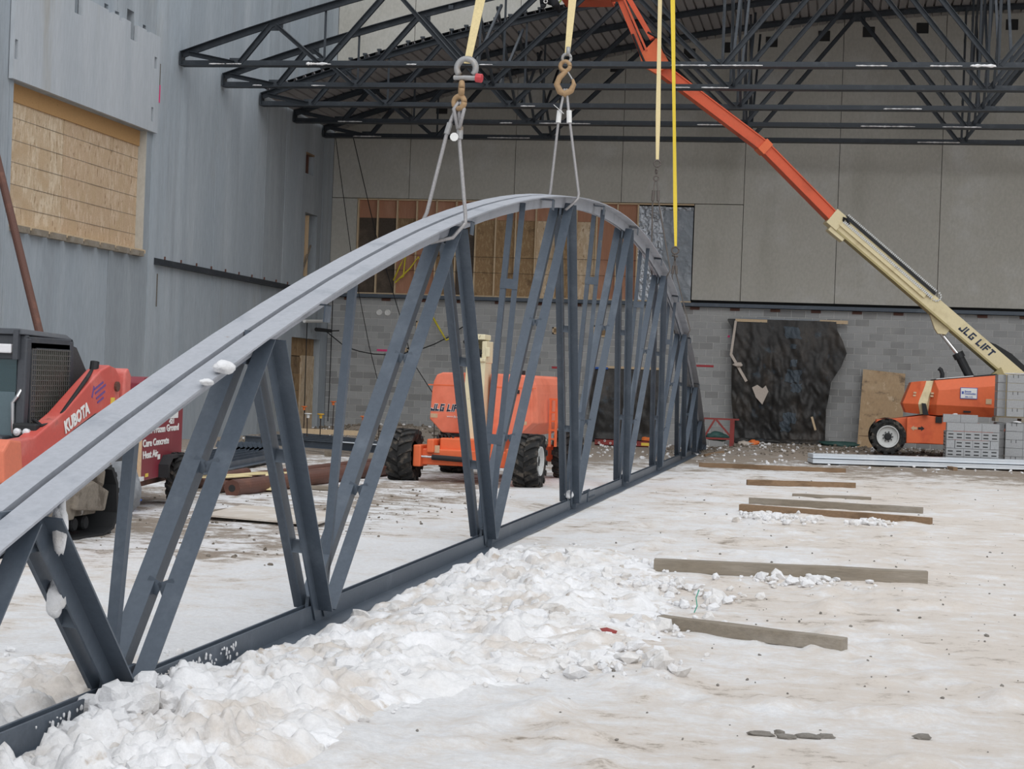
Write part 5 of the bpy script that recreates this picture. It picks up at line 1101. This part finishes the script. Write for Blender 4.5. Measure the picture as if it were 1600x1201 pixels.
for (x, y, z, sx, sy, sz, sd, m, lab) in ((.1, 50.7, .24, .5, .22, .10, 1, 'tarp_green', 'dark green tarp bundled at the wall between black tarp and leaning plywood'), (-3.3, 49.5, .36, .3, .2, .13, 2, 'tarp_green', 'dark green tarp heaped behind the red trestle'),
        (-2.25, 49.2, .22, .16, .14, .10, 4, 'cap_orange', 'orange scrap of sheeting at the foot of the big black tarp'), (-2.5, 49.1, .2, .22, .14, .08, 6, 'pale_cloth', 'pale crumpled cloth at the foot of the big black tarp'),
        (-5.2, 49.2, .2, .2, .1, .08, 8, 'cap_orange', 'orange scrap behind the red channel')):
    single('bundled_tarp' if m == 'tarp_green' else 'scrap', MB().blob((x, y, z), sx, sy, sz, sd, 3, .5), m, lab, 'tarp' if m == 'tarp_green' else 'scrap', smooth=True)
# cords, cables and pipes on the walls
def cable(lab, pts, r=.012, m='cable', cat='cable', name='cable', group=None): return single(name, MB().tube(pts, r, 6), m, lab, cat, group, smooth=True)
cable('thin black cable hanging from the rear truss, left of the pair', [(-15.0, 50.4, 8.75), (-14.5, 50.75, 5.4), (-13.95, 51.2, 2.6), (-13.5, 51.3, 1.0)], .011)
cable('thin black cable hanging from the rear truss, right of the pair', [(-14.45, 50.4, 8.75), (-13.75, 50.8, 5.9), (-13.0, 51.0, 3.6), (-12.6, 51.2, 2.2), (-11.6, 51.2, .8), (-11.0, 50.5, .1)], .013)
pts = [(-15.3, 51.2, 3.0)]+[(-15.2+.46*k, 51.3, 2.36+.5*((k-3.6)/4)**2*1.0) for k in range(1, 9)]+[(-11.5, 51.4, 3.05), (-11.1, 51.45, 3.3)]
cable('black power cable sagging across the block wall from the corner', pts, .018)
cable('black cable running down the boarded left door', [(-15.3, 49.2, 3.2), (-15.28, 49.15, 1.6), (-15.25, 49.1, .2)], .014)
cable('black cable running down the wall corner', [(-15.2, 51.4, 4.0), (-15.2, 51.4, 1.2), (-15.1, 51.0, .3)], .014)
cable('yellow rope tied up on the block wall above the middle lift', [(-12.1, 51.4, 3.6), (-11.8, 51.35, 3.15), (-11.6, 51.3, 2.86), (-11.3, 51.4, 3.05)], .03, 'rope', 'rope', 'rope')
cable('yellow rope looped on the boarded strip opening', [(-13.35, 51.5, 4.62), (-13.15, 51.5, 5.1), (-13.0, 51.5, 5.4), (-13.05, 51.5, 4.75), (-13.3, 51.5, 4.55), (-12.85, 51.5, 5.0), (-12.6, 51.5, 5.35), (-12.42, 51.5, 5.0), (-12.4, 51.5, 4.5)], .026, 'rope', 'rope', 'rope')
single('plastic_pipe', MB().tube([(-15.25, 48.75, 3.22), (-15.22, 50.75, 3.30)], .05, 10), 'pvc', 'white plastic pipe sticking out over the left door', 'pipe')
single('cable_coupling', MB().tube([(-15.2, 49.8, 3.02), (-15.1, 51.0, 3.02)], [.06, .05], 8).tube([(-15.1, 51.0, 3.02), (-15.0, 51.5, 3.05)], .02, 6), 'cable', 'black cable coupling hanging below the white plastic pipe', 'connector')
# worker kneeling at the deck edge (only the lower body shows)
T = thing('person', 'person in dark work clothes with lime bands crouching on the roof edge', 'person', (-7.60, 44.34, zd(-7.55)-.10))
me = bpy.data.meshes.new('body'); J = {'pel': (0, 0, .32, .15), 'chest': (0, -.12, .68, .17), 'neck': (0, -.18, .86, .065), 'head': (0, -.22, 1.0, .10), 'crown': (0, -.23, 1.12, .085),
    'kl': (-.16, -.34, .32, .11), 'al': (-.16, -.20, .10, .085), 'tl': (-.16, -.34, .06, .06), 'kr': (.18, -.30, .12, .11), 'ar': (.18, .14, .10, .06), 'tr': (.18, .28, .05, .05),
    'sl': (-.2, -.14, .76, .075), 'el': (-.3, -.3, .52, .055), 'hl': (-.2, -.46, .36, .042), 'sr': (.2, -.14, .76, .075), 'er': (.3, -.3, .5, .055), 'hr': (.2, -.44, .3, .042)}
ed = [('pel', 'chest'), ('chest', 'neck'), ('neck', 'head'), ('head', 'crown'), ('pel', 'kl'), ('kl', 'al'), ('al', 'tl'), ('pel', 'kr'), ('kr', 'ar'), ('ar', 'tr'), ('chest', 'sl'), ('sl', 'el'), ('el', 'hl'), ('chest', 'sr'), ('sr', 'er'), ('er', 'hr')]
ks = list(J); me.from_pydata([J[k][:3] for k in ks], [(ks.index(a), ks.index(c)) for a, c in ed], [])
o = bpy.data.objects.new('body', me); COL.objects.link(o); o.parent = T; me.materials.append(M['hazard'])
md = o.modifiers.new('skin', 'SKIN'); o.modifiers.new('sub', 'SUBSURF').levels = 2; o.modifiers['sub'].render_levels = 2
for i, k in enumerate(ks): me.skin_vertices[0].data[i].radius = (J[k][3],)*2
me.skin_vertices[0].data[0].use_root = True
obj('hard_hat', MB().lathe([(.15, 1.09), (.12, 1.1), (.115, 1.15), (.09, 1.21), (.03, 1.24)], (0, -.23, 0), 'z', 16), 'cap_yellow', T, smooth=True)
obj('face', MB().blob((0, -.30, 1.0), .07, .05, .09, 1, 2, .08), 'skin', T, smooth=True)
for s in (-1, 1):
    obj('reflective_band', MB().torus((.17*s, -.08, .30), .10, .018, (0, 1, .5), 14, 5), 'hivis', T)
    obj('glove', MB().blob((.2*s, -.48, .33), .045, .06, .04, 2, 2, .2), 'rubber_black', T)
obj('harness_ring', MB().torus((-.06, -.47, .16), .045, .014, (0, 1, 0), 12, 6), 'pvc', T)
# ================================================================ SNOW AND LITTER
def rubble(name, label, n, rlo, rhi, dens, box, sub, m, seed, lift=.25):
    rng = np.random.default_rng(seed); protos = []
    for k in range(7):
        b = MB().blob((0, 0, 0), 1, 1, 1, seed*10+k, sub, .42)
        v = np.array(b.v)
        for _ in range(2):                       # break a flat face or two off the lump
            d = rng.normal(size=3); d /= np.linalg.norm(d); h = .66; t = v@d; v = v-np.outer(np.maximum(t-h, 0), d)
        protos.append((v, np.array([list(f) for f in b.f])))
    V, F, off = [], [], 0; cnt = 0
    while cnt < n:
        x = rng.uniform(box[0], box[1]); y = rng.uniform(box[2], box[3])
        if rng.uniform() > dens(x, y): continue
        r = rlo*(rhi/rlo)**(rng.uniform()**1.7)
        v, f = protos[rng.integers(7)]; a = rng.uniform(0, 2*PI, 3)
        q = np.array(Euler(a).to_matrix()); s = r*rng.uniform(.6, 1.25, 3)
        w = (v*s)@q.T; w[:, 2] *= .8
        V.append(w+[x, y, g1(x, y)+r*lift]); F.append(f+off); off += len(v); cnt += 1
    me = bpy.data.meshes.new(name); me.from_pydata(np.concatenate(V).tolist(), [], np.concatenate(F).tolist()); me.materials.append(M[m])
    o = bpy.data.objects.new(name, me); COL.objects.link(o); tag(o, label, None, None, 'stuff'); return o
def lumps(x, y, cell, seed, lo, hi):
    """rounded, broken lumps: highest of the jittered mounds around each point"""
    best = np.zeros_like(x)-1; i0 = np.floor(x/cell); j0 = np.floor(y/cell)
    def h(i, j, k):
        n = np.sin(i*127.1+j*311.7+(seed+k)*74.7)*43758.5453; return n-np.floor(n)
    for di in (-1, 0, 1):
        for dj in (-1, 0, 1):
            i = i0+di; j = j0+dj; cx = (i+.15+.7*h(i, j, 1))*cell; cy = (j+.15+.7*h(i, j, 2))*cell
            r = cell*(lo+(hi-lo)*h(i, j, 3)); a = h(i, j, 4)*PI; u = (x-cx)*np.cos(a)+(y-cy)*np.sin(a); v = -(x-cx)*np.sin(a)+(y-cy)*np.cos(a)
            p = 1.15+1.1*h(i, j, 5); e = 1.0+.7*h(i, j, 6)
            d = ((np.abs(u)/(r*e))**(2*p)+(np.abs(v)*e/r)**(2*p))**(.5/p)
            slope = 1+.5*(h(i, j, 7)-.5)*u/r
            best = np.maximum(best, np.where(d < 1, (1-d**5)**.7*r*slope*(.25+.45*h(i, j, 8)), 0))
    return best
def bfield(x, y):
    b = berm(x, y); b = b*np.where((x > -3.4) & (y > 10.2), sstep(-3.24, -3.05, x), np.where(x > -3.4, .25+.75*sstep(-3.3, -3.1, x)+.75*np.exp(-((y-7.6)/.35)**2), 1))
    return np.clip(b*1.5, 0, 1)*np.clip(.35+1.6*(fbm(x*1.1, y*.9, 77, 4)-.25), 0, 1)
rx_ = np.arange(-5.0, -.9, .0165); ry_ = 5.6*np.exp(np.linspace(0, math.log(17.6/5.6), 640))
X_, Y_ = np.meshgrid(rx_, ry_); B2 = bfield(X_, Y_)
wx = X_+.05*(fbm(X_*6, Y_*6, 5)-.5); wy = Y_+.05*(fbm(X_*6, Y_*6, 6)-.5)
near_ = 1+.5*sstep(9.5, 7.3, Y_)
Z_ = gz(X_, Y_)-.03+.05*sstep(.0, .35, B2)+B2*near_*(.95*lumps(wx, wy, .27, 1, .2, .55)+.9*lumps(wx, wy, .13, 2, .25, .55)+.8*lumps(wx, wy, .06, 3, .3, .6)+.05*(fbm(X_*9, Y_*9, 8, 6, .65)-.45))
Z_ = np.where(np.abs(X_+3.37+.006*(Y_-10)) < .17, np.minimum(Z_, .05+.17*sstep(8.1, 7.7, Y_)*sstep(7.2, 7.5, Y_)*(X_ > -3.36)), Z_)
nx2, ny2 = len(rx_), len(ry_); I2 = np.arange(nx2*ny2).reshape(ny2, nx2)
keep = (B2[:-1, :-1]+B2[1:, 1:]) > .01
F2 = np.stack([I2[:-1, :-1], I2[:-1, 1:], I2[1:, 1:], I2[1:, :-1]], -1)[keep]
me = bpy.data.meshes.new('snow_bank'); me.from_pydata(np.stack([X_, Y_, Z_], -1).reshape(-1, 3).tolist(), [], F2.tolist()); me.shade_smooth()
bmx = bmesh.new(); bmx.from_mesh(me); bmesh.ops.delete(bmx, geom=[v for v in bmx.verts if not v.link_faces], context='VERTS'); bmx.to_mesh(me); bmx.free()
me.materials.append(mat('broken_snow', (.76, .755, .755), .75, layers=[((.64, .59, .54), 1.6, .44, .62, U), ((.83, .83, .84), 2.6, .48, .62, U), ((.50, .44, .38), 5, .60, .70, U)], grain=.06, gscale=40, bump=.5, bscale=45, spec=.25, world=True))
o = bpy.data.objects.new('snow_bank', me); COL.objects.link(o); tag(o, 'bank of broken trampled snow along the right side of the bow truss', None, None, 'stuff')
def dz(x, y):
    if abs(x+3.37+.006*(y-10)) < .165: return 0.
    return float(bfield(np.array([x]), np.array([y]))[0])
def d_heap(x, y):
    s = 0
    for (cx, cy, r) in ((-1.25, 11.85, .35), (-1.6, 12.6, .5), (-.25, 15.55, .45), (-1.55, 16.2, .4), (-.7, 23.3, .5), (.45, 23.1, .3), (-1.9, 14.2, .9), (-1.4, 10.4, .5), (-2.0, 12.0, .8), (-.9, 22.9, .3)):
        s = max(s, math.exp(-((x-cx)**2+(y-cy)**2)/r**2*1.5))
    return s
rubble('snow_rubble', 'broken lumps of white snow heaped along the bow truss', 230, .025, .10, dz, (-5, -1.6, 5.8, 15), 2, 'snow', 3, .45)
rubble('snow_rubble', 'grubby broken snow lumps among the white ones along the bow truss', 240, .025, .09, dz, (-5, -1.4, 5.8, 17), 2, 'snow_dirty', 4, .45)
rubble('snow_crumbs', 'small snow crumbs between the lumps along the truss', 1100, .010, .035, lambda x, y: dz(x, y)**.7, (-5, -1.2, 5.8, 18), 1, 'snow', 5, .35)
rubble('snow_crumbs', 'small grubby crumbs between the lumps along the truss', 900, .010, .035, lambda x, y: dz(x, y)**.7, (-5, -1.2, 5.8, 18), 1, 'snow_dirty', 6, .35)
rubble('snow_crumbs', 'snow crumbs heaped against the timbers', 900, .015, .07, d_heap, (-3, 1, 9, 25), 1, 'snow', 7, .4)
rubble('snow_crumbs', 'grubby snow crumbs scattered between truss and timbers', 500, .02, .09, d_heap, (-3, 1, 9, 25), 1, 'snow_dirty', 8, .25)
rubble('snow_pile', 'pile of snow burying the first foot of the bow truss', 90, .03, .10, lambda x, y: math.exp(-((x+3.2)**2/.02+(y-7.62)**2/.06)), (-3.55, -2.9, 7.0, 8.2), 2, 'snow', 9, 1.1)
rubble('loose_stones', 'small dark stones scattered over the packed snow', 420, .005, .018, lambda x, y: .25+.75*(x > -1.5)*(y < 18), (-3.0, 4.5, 6.5, 34), 1, 'stone', 10, .4)
rubble('frozen_clods', 'frozen brown clods along the back wall', 700, .02, .075, lambda x, y: 1., (-4.5, 6, 43.2, 51.2), 1, 'mud', 11, .3)
rubble('frozen_clods', 'frozen brown clods and snow around the left corner', 1300, .025, .085, lambda x, y: 1., (-14.8, -7.5, 40.0, 51.0), 1, 'mud', 12, .3)
rubble('snow_crumbs', 'snow lumps on the churned earth by the walls', 700, .02, .07, lambda x, y: 1., (-14.8, 5.5, 40.0, 51.2), 1, 'snow', 13, .4)
rubble('frozen_clods', 'frozen brown clods around the loader and the pipes', 350, .008, .028, lambda x, y: 1., (-9.4, -4.6, 14.0, 26), 1, 'mud', 14, .3)
# snow caught on steel and stacks
def sbl(name, c, s, lab, seed, amp=.35): return single(name, MB().blob(c, *s, seed, 3, amp), 'snow', lab, 'snow', 'snow caught on the steel', smooth=True)
sbl('snow_lump', (-3.09, 8.55, 1.675), (.05, .085, .035), 'white snow lump on the near edge of the top chord', 2)
sbl('snow_lump', (-3.095, 8.31, 1.60), (.03, .06, .018), 'thin snow patch on the top chord edge beside the lump', 5)
sbl('snow_lump', (-3.205, 6.93, .97), (.035, .03, .11), 'snow stuck to the dark brace nearest the left edge', 7)
sbl('snow_lump', (-3.31, 7.14, .64), (.04, .05, .085), 'snow wedged between the paired braces nearest the left edge', 8)
sbl('snow_ball', (-3.43, 22.83, .21), (.06, .06, .06), 'snow ball wedged at the fourth foot of the truss', 3, .15)
fl = MB(); rr = random.Random(3)
for k in range(120):
    y = rr.choice((7.3, 8.3, 8.45, 8.6, 8.9, 9.4))+rr.gauss(0, .14); z = rr.uniform(.04, .12); s = rr.uniform(.004, .016)
    x = -3.37-.006*(y-10)+.043+.062*z
    fl.blob((x, y, z), .005, s, s*rr.uniform(.7, 1.6), k, 1, .4)
tag(obj('snow_flecks', fl, 'snow'), 'snow splashed on the bottom chord of the bow truss', None, None, 'stuff')
RS = {0: [(-3.79, -3.16), (-2.95, -1.96), (.18, .75), (1.74, 2.35), (2.59, 2.99), (-14.54, -14.27), (-14.12, -13.87), (-12.24, -11.74), (-9.86, -9.71), (-8.14, -8.0)],
      1: [(-4.03, -3.72), (-3.33, -2.87), (-14.49, -14.35), (-12.95, -12.67)], 2: [(.91, 1.77), (-8.29, -7.95)],
      3: [(-3.95, -2.74), (.39, 1.75), (2.51, 3.46), (-8.25, -7.01), (-9.37, -9.11), (-13.98, -13.43)], 4: [(1.96, 3.04), (-14.36, -13.57), (-10.28, -9.13)]}
for k, y in enumerate(RY):
    fl = MB()
    for a, c in RS[k]:
        x = a
        while x < c:
            s = rr.uniform(.05, .14); big = .035 if (k == 0 and (2.5 < x < 3.0 or -12.5 < x < -11.8)) else .016
            fl.blob((x, y-.155, 8.795+big*.4), s, .035, big*rr.uniform(.6, 1.3), int(x*10), 1, .3); x += s*1.1
    tag(obj('snow_flecks', fl, 'snow'), 'snow lying on the bottom chord of the %s roof truss' % ('nearest', 'second', 'third', 'fourth', 'rearmost')[k], None, None, 'stuff')
fl = MB()
for (x, y, z, sx, sy, sz) in ((4.35, 43.3, 2.31, .5, .16, .025), (4.45, 43.12, 2.3, .12, .05, .03), (2.75, 42.95, 1.3, .06, .06, .02), (4.2, 43.1, 1.17, .1, .04, .02), (4.15, 43.2, .37, .12, .05, .03)):
    fl.blob((x, y, z), sx, sy, sz, int(x*9), 2, .3)
tag(obj('snow_dusting', fl, 'snow'), 'snow dusted on the block loads at the right', None, None, 'stuff')
# litter
single('brick_shard', MB().blob((-1.42, 11.3, g1(-1.42, 11.3)+.03), .09, .05, .03, 4, 1, .4), 'redsteel', 'small reddish shard on the snow left of the nearest timber', 'shard')
for k, (x, y, s) in enumerate(((-.30, 8.5, .07), (-.18, 8.46, .05), (-.08, 8.5, .06), (.0, 8.54, .05), (-.22, 8.58, .03))):
    single('dirt_clod', MB().blob((x, y, g1(x, y)+.008), s, s*.35, .016, k, 2, .4), 'stone', 'dark dirt clod, %s of the row at the bottom right of the yard' % ('first', 'second', 'third', 'fourth', 'fifth')[k], 'clod', 'dirt clods in a row')
single('stone', MB().blob((.46, 8.7, g1(.46, 8.7)+.01), .045, .025, .018, 3, 2, .3), 'stone', 'single dark stone at the bottom right of the yard', 'stone')
x, y = -.98, 12.9
single('green_twine', MB().tube([(x, y, g1(x, y)), (x+.02, y, g1(x, y)+.05), (x+.01, y, g1(x, y)+.11), (x+.03, y, g1(x, y)+.17)], .004, 5), mat('green_twine', (.05, .35, .25), .7, grain=0), 'short green twine standing up from the snow', 'twine')
